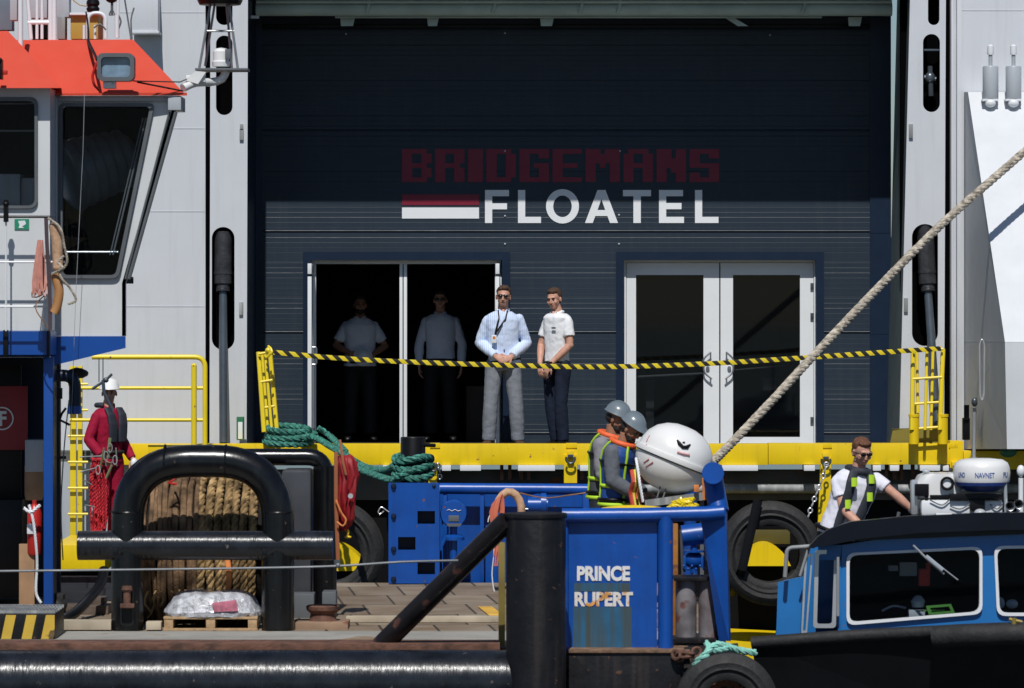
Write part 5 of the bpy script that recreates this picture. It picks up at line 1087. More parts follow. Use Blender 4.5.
b = MB(); b.bpx(694, 485, 699, 492, Yl2 - .4, .05); b.tube([P(703, 478, Yl2 - .3), P(704, 500, Yl2 - .3)], .012, 6); tag(b.build('orange_light', M['orangeline']), 'small orange and yellow marker at the right of the canister', 'light')
# big tow rope
rp_ = MB(); rp_.rope([P(695, 482, 42.3), P(704, 471, 42.6), P(730, 445, 43.4), P(770, 403, 44), P(820, 349, 44.8), P(880, 286, 45.8), P(940, 226, 46.7), P(1000, 173, 47.4), P(1050, 130, 47.9), P(1110, 80, 48.5), P(1190, 15, 49.9)], .043, pitch=.31, strands=4, seg=8)
tag(rp_.build('tow_rope', M['manila'], disp=.003, dscale=30), 'thick pale laid rope rising to the upper right corner', 'rope')
b = MB(); b.tube([P(692, 474, 42.3), P(688, 585.8, 42.3)], .06, 12); tag(b.build('tow_pin', M['bluewh']), 'blue pin behind the roller where the thick rope ends', 'pin')
# ================================================================== small blue work boat at the right
Yo = 36.6
bt = thing('work_boat', 'small blue work boat with black hull and gear on its roof', 'boat', P(900, 760, Yo))
b = MB()                                                    # hull: dark, rail rising to the right
b.hexa([P(752, 641, 35.0), P(1160, 628, 34.2), P(1160, 800, 34.6), P(768, 800, 35.2), P(752, 641, 37.4), P(1160, 628, 39), P(1160, 800, 39), P(768, 800, 37.4)])
b.build('hull', M['black'], bt, smooth=False)
b = MB(); b.tube(resample([P(752, 643, 35.0), P(850, 636, 34.8), P(930, 632, 34.6), P(1000, 630, 34.4), P(1160, 628, 34.2)], .2), .05, 14); b.tube(resample([P(935, 637, 34.55), P(1000, 634, 34.35), P(1160, 632, 34.1)], .2), .09, 14); b.build('rubber_gunwale', M['rubber'], bt)
b = MB(); b.tube([P(1014, 627, 34.3), P(1014, 618, 34.3)], .02, 10); b.tube([P(1009, 619, 34.3), P(1022, 622, 34.3)], .014, 8); b.build('cleat', mat('brassy', (.30, .22, .05), .5, metal=.4), bt)
# cabin front
def pane_poly(x0, x1, y0a, y0b, y1a, y1b): return [(x0, y0a), (x1, y0b), (x1, y1b), (x0, y1a)]
w1o = rndpoly(pane_poly(846.5, 982.5, 553, 546.5, 625.5, 614), 9); w2o = rndpoly([(994, 546), (1130, 544), (1130, 616), (997, 616)], 9)
b = MB(); b.ppx([(842, 545), (900, 536), (1000, 532), (1160, 531), (1160, 640), (839, 642)], Yo, .08, [inset(w1o, 2), inset(w2o, 2)]); b.build('cabin_front', M['boatblue'], bt, smooth=False)
for wo, nm in ((w1o, 'left'), (w2o, 'right')):
    b = MB(); b.ppx(wo, Yo - .035, .05, [inset(wo, 3.0)]); f = b.build('window', M['whiter'], bt)
    b = MB(); b.ppx(inset(wo, 2.5), Yo + .01, .01); b.build('pane', M['wglass'], f, smooth=False)
b = MB(); b.ppx([(775, 640), (784, 581), (803, 577), (812, 545), (838, 545), (838, 640)], Yo + 1.5, .08); b.build('side_wall', M['boatblue'], bt, smooth=False)
b = MB(); b.hexa([P(778, 582, Yo + .1), P(803, 578, Yo + .1), P(800, 640, Yo + .1), P(776, 640, Yo + .1), P(784, 581, Yo + 1.4), P(803, 578, Yo + 1.4), P(800, 640, Yo + 1.4), P(780, 640, Yo + 1.4)]); b.hexa([P(818, 545, Yo + .05), P(842, 545, Yo), P(840, 560, Yo), P(816, 560, Yo + .05), P(818, 545, Yo + 1.4), P(842, 545, Yo + 1.4), P(840, 560, Yo + 1.4), P(816, 560, Yo + 1.4)]); b.build('side_wall', M['boatblue'], bt, smooth=False, each=True)
b = MB(); b.bpx(838, 560, 841, 640, Yo - .01, .09); b.build('corner_post', M['boatblue'], bt)
b = MB(); b.ppx(rndpoly([(815, 550), (838, 550), (836, 628), (813, 628)], 4), Yo + .03, .05, [rndpoly([(819, 554), (834.5, 554), (832, 624), (817, 624)], 3)]); b.ppx(rndpoly([(805, 555), (813, 553), (807, 634), (801, 634)], 2), Yo - .05, .05, [rndpoly([(807, 558), (811, 556), (805.5, 631), (803, 631)], 1.2)]); df = b.build('door', M['silver'], bt)
b = MB(); b.ppx([(819, 554), (834.5, 554), (832, 624), (817, 624)], Yo + .06, .01); b.build('glass_pane', M['wglass'], df, smooth=False)
b = MB(); b.tube(fillet([P(838, 557, Yo - .08), P(838, 616, Yo - .08)], .02), .012, 8); b.tube(fillet([P(785, 577, Yo - .05), P(787, 548, Yo - .05), P(815, 546, Yo - .05)], .05), .018, 10); b.tube([P(800, 576, Yo - .06), P(808, 550, Yo - .06)], .012, 8); b.build('grab_rail', M['weather'], bt, each=True)
# roof
b = MB(); b.hexa([P(830, 530, Yo - .05), P(1160, 514, Yo - .05), P(1160, 529, Yo - .05), P(818, 542, Yo - .05), P(832, 529, Yo + 1.6), P(1160, 514, Yo + 1.6), P(1160, 522, Yo + 1.6), P(824, 536, Yo + 1.6)])
b.ppx([(808, 548), (818, 537), (828, 530), (850, 522), (912, 516), (990, 513), (1160, 511), (1160, 529), (1000, 530), (920, 533), (860, 539), (826, 546)], Yo - .16, .12); rf = b.build('roof', mat('black_blue_roof', (.004, .005, .010), .3, var=.2, spec=.3), bt)
b = MB(); b.bpx(936, 513.5, 952, 516, Yo - .1, .1); b.bpx(1018, 513, 1028, 516, Yo - .1, .1); b.build('roof_marker', M['whiter'], bt, each=True)
b = MB(); b.tube([P(913, 545, Yo - .08), P(930, 562, Yo - .1), P(944, 574, Yo - .1)], .010, 6); b.tube([P(926, 556, Yo - .12), P(943, 570, Yo - .13)], .018, 6, flat=.4); b.tube([P(940, 566, Yo - .12), P(958, 580, Yo - .12)], .006, 6); b.build('wiper', M['silver'], bt)
# interior
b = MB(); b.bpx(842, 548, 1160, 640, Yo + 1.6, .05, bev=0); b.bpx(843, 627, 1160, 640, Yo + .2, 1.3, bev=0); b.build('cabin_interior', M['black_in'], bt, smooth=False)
b = MB(); b.bpx(919, 569, 930, 586, Yo + .4, .08, bev=.01); b.tube([P(928, 563, Yo + .42), P(928, 572, Yo + .42)], .02, 8); b.build('red_flask', mat('bright_red_plastic', (.8,.05,.03), .4), bt)
b = MB(); b.bpx(917, 610, 945, 612, Yo + .3, .02); b.ppx([(926, 606), (951, 604), (955, 613), (929, 615)], Yo + .25, .02, [[(930, 608), (949, 606.5), (951, 611), (932, 612.5)]]); b.build('green_tray', mat('lime_green', (.16, .45, .08), .5), bt)
b = MB(); b.lathe([(0, 0), (.05, .0), (.06, .05), (.03, .09), (0, .1)], P(918, 607, Yo + .4), seg=16); b.bpx(909, 610, 925, 617, Yo + .3, .1); b.bpx(900, 563, 917, 576, Yo + .9, .1); b.bpx(889, 566, 898, 571, Yo + .9, .1); b.tube(resample([P(882, 611, Yo + .5), P(893, 606, Yo + .5), P(906, 608, Yo + .5)], .03), .01, 6); b.ell(P(1000, 603, Yo + .4), (.04, .03, .05)); b.ell(P(1012, 604, Yo + .4), (.05, .03, .04)); b.build('dashboard_gear', M['whiter'], bt, each=True)
# gear on the roof
eg = thing('roof_locker', 'white moulded box with round port on the boat roof beside the radar', 'box', P(938, 516, Yo + .4)); Ye = Yo + .35
b = MB(); b.loft([(P(x, y, Ye + .2), (w_ * S(Ye), 0, 0), (0, .22, 0)) for x, y, w_ in ((937, 497, 23), (937, 488, 25), (939, 482, 24.5), (939, 475.5, 21), (940, 473, 15))], seg=40, power=4); b.build('cover', M['fibre'], eg)
b = MB(); b.bpx(921, 500, 1003, 516, Ye - .06, .4, bev=.03); b.build('tray', M['whiter'], eg)
b = MB(); c = P(947, 483.5, Ye - .04); b.lathe([(.035, 0), (.058, 0), (.058, -.03), (.04, -.03), (.035, 0)], c, (0, 1, 0), 26); b.build('port_ring', M['black'], eg)
b = MB(); b.lathe([(0, -.01), (.034, -.01), (.034, .02), (0, .02)], c, (0, 1, 0), 22); b.build('port_glass', M['whiter'], eg)
b = MB(); b.bpx(911, 480, 918, 515, Ye, .1, bev=.02); b.build('end_tube', M['silver'], eg)
b = MB(); b.bpx(915, 484, 929, 496, Ye - .06, .05); b.bpx(925, 496, 928, 505, Ye - .05, .03); b.bpx(950, 494, 1002, 500, Ye - .1, .1); b.bpx(970, 500, 985, 511, Ye - .1, .1); b.bpx(930, 495, 951, 499, Ye - .04, .05); b.build('mounting_bar', M['black'], eg, each=True)
b = MB(); b.ell(P(980, 513, Ye - .1), (.05, .05, .035)); b.ell(P(926, 471.5, Ye + .1), (.03, .03, .02)); b.build('small_dome', M['greypaint'], eg, each=True)
b = MB()
for q in ([(930, 500), (942, 505), (950, 499)], [(950, 506), (960, 509), (970, 504)], [(990, 504), (997, 509), (1003, 503)]): b.tube(resample([P(x, y, Ye - .08) for x, y in q], .02), .006, 6)
b.build('cable', M['gasket'], eg, each=True)
rd = thing('radar_dome', 'white round radar dome with blue lettering and blue base', 'radar', P(981, 495, Ye)); c = P(981.5, 0, Ye); kr = S(Ye)
def zz(y): return P(0, y, Ye).z
b = MB(); b.lathe([(27.5 * kr, zz(482) - zz(495)), (28.2 * kr, zz(480) - zz(495)), (28.6 * kr, zz(474) - zz(495)), (28 * kr, zz(467) - zz(495)), (26 * kr, zz(462.5) - zz(495)), (21 * kr, zz(459.5) - zz(495)), (10 * kr, zz(458.3) - zz(495)), (0, zz(458) - zz(495))], Vector((c.x, c.y, zz(495))), seg=56); b.build('dome', M['fibre'], rd)
b = MB(); b.lathe([(0, zz(492) - zz(495)), (15 * kr, zz(491.5) - zz(495)), (19 * kr, zz(489) - zz(495)), (26.5 * kr, zz(485) - zz(495)), (27.6 * kr, zz(481.8) - zz(495)), (0, zz(481.9) - zz(495))], Vector((c.x, c.y, zz(495))), seg=56); b.build('base', mat('radar_base_blue', (.02, .05, .22), .4), rd)
mbl = mat('radar_blue_letters', (.03, .08, .30), .5)
b = MB(); wr = (Vector((c.x, c.y, 0)), 28.75 * kr)
add_text(b, 'NAVNET', 972, 471.8, 992, 477, Ye, .002, .02, wrap=wr); add_text(b, 'UNO', 952, 471.5, 961, 476.8, Ye, .002, .03, wrap=wr); add_text(b, 'FU', 1003, 471.5, 1010.5, 476.8, Ye, .002, .03, wrap=wr); b.build('lettering', mbl, rd, smooth=False)
for i, x in enumerate((1010, 1018.5)):
    t = thing('horn', ['chrome trumpet horn nearest the radar dome', 'chrome trumpet horn at the right picture edge'][i], 'horn', P(x, 512, Ye - .2), 'pair of chrome horns')
    c = P(x, 505 - i * 2 + 1, Ye - .25); b = MB(); b.lathe([(.040, -.02), (.034, 0), (.02, .06), (.012, .25), (0, .25), (.008, .2), (.016, .06), (.03, 0), (.036, -.018), (.040, -.02)], c, (0, 1, 0), 24); b.build('trumpet', M['steel'], t)
    b = MB(); b.bpx(x - 1.5, 507, x + 1.5, 517, Ye - .1, .05); b.build('stand', M['steel'], t)
b = MB(); b.tube([P(1021, 478, Ye - .05), P(1021, 512, Ye - .05)], .022, 10); b.ell(P(1021, 471, Ye - .05), (.035, .035, .05)); tag(b.build('navigation_light', M['whiter']), 'white topped light post at the right edge of the boat roof', 'light')
b = MB(); b.tube([P(973.8, 464, Ye + .5), P(974.2, 412, Ye + .5)], .016, 8); b.lathe([(0, 0), (.03, 0), (.03, .04), (0, .04)], P(973.8, 462, Ye + .5), seg=14); tag(b.build('pole_antenna', M['weather']), 'thin grey pole rising behind the radar dome', 'antenna')
b = MB(); b.tube([P(1005, 480, Ye - .1), P(1006, 512, Ye - .1)], .015, 8); b.ell(P(1004, 484, Ye - .1), (.025, .02, .02)); tag(b.build('small_bracket_light', M['silver']), 'small silver bracket just right of the radar base', 'bracket')
b = MB(); b.ell(P(913, 511, Yo + .5), (.04, .04, .03)); b.tube([P(898, 517, Yo + .5), P(899, 512, Yo + .5)], .015, 8); tag(b.build('roof_fitting', M['gasket']), 'small grey fitting on the roof by the leaning hand', 'fitting')
# ================================================================== people
def remesh(mb, vox, smooth_it=2, disp=0.0, dscale=10.0, dz=1.0, seed=0.0):
    """union all the overlapping closed pieces into one continuous surface"""
    bmesh.ops.recalc_face_normals(mb.bm, faces=mb.bm.faces)
    me = bpy.data.meshes.new('tmp'); mb.bm.to_mesh(me); mb.bm.free()
    o = bpy.data.objects.new('tmp', me); COL.objects.link(o)
    m = o.modifiers.new('r', 'REMESH'); m.mode = 'VOXEL'; m.voxel_size = vox
    if smooth_it: s = o.modifiers.new('s', 'SMOOTH'); s.factor = 0.5; s.iterations = smooth_it
    dg = bpy.context.evaluated_depsgraph_get(); me2 = bpy.data.meshes.new_from_object(o.evaluated_get(dg))
    bpy.data.objects.remove(o); bpy.data.meshes.remove(me)
    out = MB(); out.bm.from_mesh(me2); bpy.data.meshes.remove(me2)
    if disp:
        out.bm.normal_update()
        for v in out.bm.verts:
            q = Vector((v.co.x * dscale + seed, v.co.y * dscale, v.co.z * dscale * dz))
            n = noise.noise(q) + .5 * noise.noise(q * 2.1); v.co += v.normal * n * disp
    return out
def put(mb, name, m, parent, label=None):
    """link a mesh already in the parent's own frame"""
    me = bpy.data.meshes.new(name); bmesh.ops.recalc_face_normals(mb.bm, faces=mb.bm.faces); mb.bm.to_mesh(me); mb.bm.free()
    o = bpy.data.objects.new(name, me); COL.objects.link(o); o.parent = parent; me.materials.append(m)
    for p in me.polygons: p.use_smooth = True
    me.set_sharp_from_angle(angle=R(60))
    if label: o['label'] = label
    return o
V = lambda *a: Vector(a)
DEF = dict(pelvis=(0, 0, .93), waist=(0, 0, 1.07), chest=(0, 0, 1.30), neck=(0, .01, 1.50), head=(0, -.02, 1.655), hyaw=0, hpitch=0, hroll=0,
           shl=(-.168, 0, 1.395), shr=(.168, 0, 1.395), ell=(-.25, .02, 1.14), elr=(.25, .02, 1.14), wrl=(-.2, -.1, .93), wrr=(.2, -.1, .93),
           hdl=(.1, -.3, -1), hdr=(-.1, -.3, -1), hnl=(1, 0, 0), hnr=(-1, 0, 0), curl=.35,
           hipl=(-.095, 0, .90), hipr=(.095, 0, .90), knl=(-.115, -.02, .49), knr=(.115, -.02, .49), anl=(-.125, .03, .085), anr=(.125, .03, .085), fyl=-12, fyr=12, build=1.0)
RING = [(-.55, .15, .105), (-.15, .165, .118), (.25, .158, .112), (1.0, .148, .105), (1.5, .155, .112), (2.0, .170, .122), (2.4, .176, .118), (2.62, .158, .100), (2.78, .120, .086), (2.9, .084, .072), (3.0, .060, .062)]
def spine(p, t):
    pts = [Vector(p['pelvis']), Vector(p['waist']), Vector(p['chest']), Vector(p['neck'])]
    if t <= 0: return pts[0] + (pts[1] - pts[0]) * t
    i = min(int(t), 2); f = t - i
    a = pts[max(i - 1, 0)]; b = pts[i]; c = pts[i + 1]; d = pts[min(i + 2, 3)]
    return 0.5 * ((2 * b) + (c - a) * f + (2 * a - 5 * b + 4 * c - d) * f * f + (3 * b - a - 3 * c + d) * f ** 3)
def torso_rings(p, off=0.0, t0=-1, t1=9, k=1.0):
    hx = (Vector(p['hipr']) - Vector(p['hipl'])).normalized(); sx = (Vector(p['shr']) - Vector(p['shl'])).normalized(); out = []
    for t, rx, ry in RING:
        if t < t0 or t > t1: continue
        f = max(0, min(1, t / 2.5)); X = hx.lerp(sx, f).normalized()
        T = (spine(p, min(t + .1, 3)) - spine(p, max(t - .1, -.6))).normalized(); Y = T.cross(X).normalized(); X = Y.cross(T).normalized()
        bw = p['build'] if t < 2.6 else 1
        out.append((spine(p, t), X * (rx * bw + off) * k, Y * (ry * bw + off) * k))
    return out
def limb(mb, a, b, c, ra, rb, rc, off=0.0, bulge=0.0, end=1.0):
    a, b, c = Vector(a), Vector(b), Vector(c); pts = []; rad = []
    for k in range(7): f = k / 6; pts.append(a.lerp(b, f)); rad.append(ra + (rb - ra) * f + off)
    n = 8
    for k in range(1, n + 1):
        f = k / n * end; pts.append(b.lerp(c, f)); rad.append(rb + (rc - rb) * f + bulge * math.sin(math.pi * min(1, f * 1.3)) * (1 if f < .77 else .0) + off)
    # soften the joint
    q = [pts[0]] + [pts[i] * .6 + (pts[i - 1] + pts[i + 1]) * .2 for i in range(1, len(pts) - 1)] + [pts[-1]]
    mb.tube(q, 1, 14, radii=rad); mb.ell(pts[0], (rad[0],) * 3, seg=14, rings=8)
    mb.ell(b, (rad[6] * .98,) * 3, seg=12, rings=8)
    return pts[-1], rad[-1]
def hand(mb, w_, d, n, thumb_side, curl):
    w_ = Vector(w_); d = Vector(d).normalized(); n = Vector(n); n = (n - d * n.dot(d)).normalized(); s = d.cross(n) * thumb_side
    mb.loft([(w_ - d * .02, s * .024, n * .018), (w_ + d * .02, s * .032, n * .015), (w_ + d * .06, s * .041, n * .015), (w_ + d * .09, s * .040, n * .013)], seg=14, power=2.6)
    for i, L in enumerate((.068, .078, .073, .058)):
        o = w_ + d * (.075 - .004 * abs(i - 1.3)) + s * (.030 - .0205 * i); p1 = o + d * .02; pts = [o, p1]; dd = d.copy()
        for seg_ in (.42, .33, .25):
            a = curl * 1.25; dd = (dd * math.cos(a) + n * math.sin(a)).normalized() if abs(dd.dot(n)) < .999 else dd
            dd = dd.normalized(); pts.append(pts[-1] + dd * L * seg_)
        mb.tube(resample(pts, .008), 1, 8, radii=None) if False else mb.tube(pts, 1, 8, radii=[.0095, .0095, .009, .0085, .007])
    t0 = w_ + d * .02 + s * .028; t1 = t0 + (s * .8 + d * .6 + n * .25).normalized() * .035; t2 = t1 + (d * .95 + s * .15 + n * .35).normalized() * .032; t3 = t2 + (d + n * .5).normalized() * .02
    mb.tube([t0, t1, t2, t3], 1, 8, radii=[.013, .012, .0105, .008])
def head_mat(p):
    return Matrix.Translation(Vector(p['head'])) @ (Matrix.Rotation(R(p['hyaw']), 4, 'Z') @ Matrix.Rotation(R(-p['hroll']), 4, 'Y') @ Matrix.Rotation(R(p['hpitch']), 4, 'X'))
def hell(mb, Mh, c, rad, seg=18, rings=12, tilt=0):
    n0 = len(mb.bm.verts); mb.bm.verts.ensure_lookup_table()
    r = bmesh.ops.create_uvsphere(mb.bm, u_segments=seg, v_segments=rings, radius=1); T_ = Matrix.Rotation(tilt, 3, 'X')
    for v in r['verts']: v.co = Mh @ (Vector(c) + T_ @ Vector((v.co.x * rad[0], v.co.y * rad[1], v.co.z * rad[2])))
def person(label, loc, rotz, pose, top, legs, hair, skin='skin', glasses=False, beard=None, helmet=None, group=None, scale=1.0, sleeve=1.0, shoes='black', shirt_t0=-.35, collar=True, legs_on=True, seed=0.0, shirt_label=None):
    p = dict(DEF); p.update(pose)
    t = thing('person', label, 'person', loc, group, R(rotz)); t.scale = (scale,) * 3
    Mh = head_mat(p)
    # ---- one continuous body
    b = MB(); b.loft(torso_rings(p, -.004), seg=28, power=2.3)
    hd = Vector(p['head']); nk = Vector(p['neck'])
    b.tube([nk - V(0, 0, .03), nk, Mh @ V(0, .018, -.06)], 1, 16, radii=[.066, .060, .054])
    hell(b, Mh, (0, .012, .028), (.074, .094, .085)); hell(b, Mh, (0, -.018, -.035), (.060, .070, .072)); hell(b, Mh, (0, -.048, -.075), (.036, .032, .028))
    hell(b, Mh, (0, -.080, .022), (.046, .014, .012)); hell(b, Mh, (0, -.090, -.016), (.0115, .019, .026), tilt=R(-18)); hell(b, Mh, (0, -.098, -.034), (.016, .013, .010))
    for s in (-1, 1):
        hell(b, Mh, (s * .040, -.062, -.028), (.022, .018, .024)); hell(b, Mh, (s * .076, .012, -.012), (.010, .018, .030))
    for S_, sg in (('l', -1), ('r', 1)):
        limb(b, p['sh' + S_], p['el' + S_], p['wr' + S_], .052, .040, .027, bulge=.006)
        hand(b, p['wr' + S_], p['hd' + S_], p['hn' + S_], sg * p.get('thumb' + S_, 1), p['curl'])
        limb(b, p['hip' + S_], p['kn' + S_], p['an' + S_], .088, .055, .036, bulge=.012)
        an = Vector(p['an' + S_]); fd = Matrix.Rotation(R(p['fy' + S_]), 3, 'Z') @ V(0, -1, 0)
        b.loft([(an - fd * .07 + V(0, 0, -.045), fd.cross(V(0, 0, 1)) * .03, V(0, 0, .03)), (an + V(0, 0, -.03), fd.cross(V(0, 0, 1)) * .036, V(0, 0, .045)), (an + fd * .1 + V(0, 0, -.05), fd.cross(V(0, 0, 1)) * .042, V(0, 0, .026)), (an + fd * .17 + V(0, 0, -.06), fd.cross(V(0, 0, 1)) * .032, V(0, 0, .016))], seg=14)
    put(remesh(b, .0065, 1), 'body', M[skin], t)
    # ---- trousers, shirt, shoes
    rj = random.Random(int(seed * 10) + 5)
    if legs_on:
        b = MB(); b.loft(torso_rings(p, .008, -1, .5), seg=28, power=2.4)
        for S_ in 'lr': limb(b, p['hip' + S_], p['kn' + S_], p['an' + S_], .100 * p.get('legw', 1), .076 * p.get('legw', 1), .070 * p.get('legw', 1), off=.008, bulge=.004, end=.985)
        put(remesh(b, .009, 1, .0028, 14, 1.4, seed), 'trousers', legs, t)
        for S_ in 'lr':
            b = MB(); an = Vector(p['an' + S_]); fd = Matrix.Rotation(R(p['fy' + S_]), 3, 'Z') @ V(0, -1, 0); sx = fd.cross(V(0, 0, 1))
            b.loft([(an - fd * .085 + V(0, 0, -.04), sx * .036, V(0, 0, .042)), (an + fd * .0 + V(0, 0, -.025), sx * .045, V(0, 0, .058)), (an + fd * .1 + V(0, 0, -.048), sx * .050, V(0, 0, .036)), (an + fd * .18 + V(0, 0, -.058), sx * .040, V(0, 0, .024)), (an + fd * .205 + V(0, 0, -.066), sx * .02, V(0, 0, .012))], seg=18, power=2.8)
            put(b, 'shoe', M[shoes], t)
        b = MB(); rr = torso_rings(p, .020, -.1, .3); c0, X0, Y0 = rr[-1]; c1, X1, Y1 = rr[0]
        b.tube([c0 + V(0, 0, -.0) + X0 * math.cos(a) + Y0 * math.sin(a) for a in [2 * math.pi * k / 28 for k in range(28)]], .014, 8, closed=True, flat=.6); put(b, 'belt', M['hairblack'], t)
    b = MB(); b.loft(torso_rings(p, .016, shirt_t0, 2.95), seg=28, power=2.4)
    for S_ in 'lr':
        sh, el, wr = (Vector(p[q + S_]) for q in ('sh', 'el', 'wr'))
        if sleeve >= 1: limb(b, sh, el, wr, .056 * p.get('armw', 1), .050 * p.get('armw', 1), .040 * p.get('armw', 1), off=.006, bulge=.004, end=.95)
        else:
            e_ = sh.lerp(el, sleeve); b.tube([sh, sh.lerp(e_, .5), e_], 1, 14, radii=[.062, .064, .066]); b.ell(sh, (.062,) * 3, seg=14, rings=8)
    shirt = put(remesh(b, .009, 1, .006, 14, .9, seed + 3), 'shirt', top, t, shirt_label)
    if collar:
        b = MB(); b.tube([nk + V(0, .0, -.012) + V(.066 * math.sin(a), -.066 * math.cos(a), .022 - .028 * max(0, math.cos(a))) for a in [R(v) for v in range(18, 343, 18)]], .016, 8, flat=.6)
        put(b, 'collar', top, shirt)
        b = MB(); b.ell(nk + V(0, -.066, -.022), (.024, .022, .042), seg=14, rings=10); put(b, 'open_neck', M[skin], t)
        b = MB()
        for s in (-1, 1): b.hexa([nk + V(s * .012, -.088, -.050), nk + V(s * .030, -.094, -.028), nk + V(s * .050, -.070, .010), nk + V(s * .030, -.072, .012), nk + V(s * .012, -.078, -.050), nk + V(s * .030, -.084, -.028), nk + V(s * .050, -.060, .010), nk + V(s * .030, -.062, .012)])
        put(b, 'lapel', top, shirt)
    # ---- face and hair
    for s in (-1, 1):
        b = MB(); hell(b, Mh, (s * .028, -.079, .003), (.011, .009, .006)); put(b, 'eye', M['eye'], t)
        b = MB(); hell(b, Mh, (s * .028, -.0885, .021), (.018, .006, .004)); put(b, 'eyebrow', hair, t)
    b = MB(); hell(b, Mh, (0, -.085, -.055), (.021, .009, .005)); put(b, 'mouth', M['lip'], t)
    if helmet is None:
        b = MB(); hell(b, Mh, (0, .026, .048), (.081, .094, .080)); hell(b, Mh, (0, .05, .0), (.074, .066, .07)); hell(b, Mh, (0, -.035, .087), (.058, .05, .032))
        put(remesh(b, .008, 1, .006, 30, 1, seed), 'hair', hair, t)
    else:
        b = MB(); hell(b, Mh, (0, .036, .0), (.077, .074, .062)); put(remesh(b, .008, 1, .003, 30, 1, seed), 'hair', hair, t)
        b = MB(); prof = [(.0, .118), (.03, .114), (.06, .102), (.085, .080), (.102, .048), (.110, .012), (.116, .0), (.118, -.006), (.110, -.004), (.104, .006), (.0, .06)]
        b.lathe(prof, (0, 0, 0), seg=36)
        for v in b.bm.verts:
            q = v.co.copy(); q.y = q.y * 1.14
            if q.z < .02 and q.y < 0: q.y *= 1.0 + .28 * max(0, -q.y / .13)
            v.co = Mh @ (V(q.x, q.y, q.z * .92) + V(0, .005, .052))
        h_ = put(b, 'hard_hat', helmet, t)
        b = MB(); b.tube([Mh @ V(0, .005 + .12 * math.cos(a) * -1, .045 + .121 * math.sin(a)) for a in [R(v) for v in range(20, 165, 12)]], .010, 6); put(b, 'hat_ridge', helmet, h_)
    if beard:
        b = MB(); hell(b, Mh, (0, -.035, -.075), (.056, .055, .042)); hell(b, Mh, (0, -.062, -.085), (.036, .04, .04))
        hell(b, Mh, (0, -.022, -.060), (.061, .056, .044))
        put(remesh(b, .007, 1, .004, 40, 1, seed), 'beard', beard, t)
    if glasses:
        b = MB()
        for s in (-1, 1):
            hell(b, Mh, (s * .030, -.094, .006), (.027, .010, .017)); b.tube([Mh @ V(s * .056, -.088, .010), Mh @ V(s * .080, -.03, .008), Mh @ V(s * .082, .015, .004)], .0035, 6)
        b.tube([Mh @ V(-.02, -.101, .012), Mh @ V(.02, -.101, .012)], .0035, 6); put(b, 'sunglasses', M['lens'], t)
    return t, p, Mh
def zf_at(py, Y): return P(0, py, Y).z
zdeck = zd + .001
# man in blue shirt
mshirt = mat('light_blue_check_shirt', (.50, .60, .80), .8, var=.06, scale=5, stripes=((.68, .74, .86), 0, .022, .35), spec=.1)
mgrey = mat('grey_trousers', (.20, .215, .245), .85, var=.12, scale=6, spec=.1, bump=.5, bscale=9)
t, p, Mh = person('man in light blue long sleeved shirt, sunglasses and grey trousers with clasped hands', (P(503, 0, 50.5).x, 50.5, zdeck), 3,
    dict(ell=(-.255, .03, 1.15), elr=(.262, .03, 1.15), wrl=(-.085, -.175, 1.0), wrr=(.085, -.175, 1.0), hdl=(.9, -.18, -.45), hdr=(-.9, -.28, -.35), hnl=(0, 1, -.3), hnr=(0, 1, -.3),
         anl=(-.155, .02, .085), anr=(.165, .02, .085), knl=(-.135, -.02, .49), knr=(.14, -.03, .49), fyl=-24, fyr=14, legw=.94, build=1.0, hyaw=-6, hroll=-3, shl=(-.166, .005, 1.385), shr=(.170, 0, 1.402), pelvis=(.015, 0, .93), chest=(-.004, 0, 1.30), head=(.004, -.03, 1.652), thumbl=-1, thumbr=1), mshirt, mgrey, M['hair'], glasses=True, shoes='hair', seed=1, scale=1.045)
b = MB(); b.tube([V(-.055, -.06, 1.50), V(-.05, -.135, 1.42), V(-.075, -.155, 1.33), V(-.095, -.15, 1.24)], .009, 6); b.tube([V(.045, -.07, 1.50), V(.02, -.14, 1.41), V(-.05, -.157, 1.31), V(-.095, -.155, 1.24)], .009, 6); put(b, 'lanyard', M['black'], t)
b = MB(); b.tube([V(.004, -.128, 1.44), V(.0, -.152, 1.34), V(.004, -.150, 1.2), V(.006, -.146, 1.08)], .010, 6, flat=.3); put(b, 'button_placket', mshirt, t)
b = MB(); b.box((-.105, -.163, 1.19), (.055, .008, .085), bev=.003); bd = put(b, 'badge', M['whiter'], t)
b = MB(); b.box((-.105, -.1675, 1.205), (.03, .002, .03)); put(b, 'badge_photo', M['orangeline'], bd)
# man in white polo
mpolo = mat('white_polo', (.76, .77, .79), .8, var=.03, spec=.1); mden = mat('dark_denim', (.012, .017, .034), .85, var=.3, scale=10, spec=.15)
t, p, Mh = person('man in white polo shirt and dark jeans standing right of the open doorway', (P(557, 0, 50.5).x, 50.5, zdeck), -44,
    dict(ell=(-.205, -.04, 1.14), elr=(.20, .0, 1.14), wrl=(-.09, -.18, .93), wrr=(.06, -.19, .92), hdl=(.35, -.2, -1), hdr=(-.45, -.15, -1), hnl=(0, 1, -.2), hnr=(0, 1, -.2), build=.84, legw=.84,
         anl=(-.055, .05, .085), anr=(.115, -.02, .085), knl=(-.09, -.0, .49), knr=(.095, -.04, .49), hyaw=20, hpitch=7, hroll=4, head=(-.012, -.035, 1.648), shl=(-.145, 0, 1.385), shr=(.148, .01, 1.398), thumbl=-1, thumbr=1), mpolo, mden, M['hair'], sleeve=.62, seed=2, scale=1.03)
b = MB(); b.box((.075, -.135, 1.33), (.05, .006, .02), rot=Matrix.Rotation(R(10), 3, 'Z')); put(b, 'chest_emblem', M['gasket'], t)
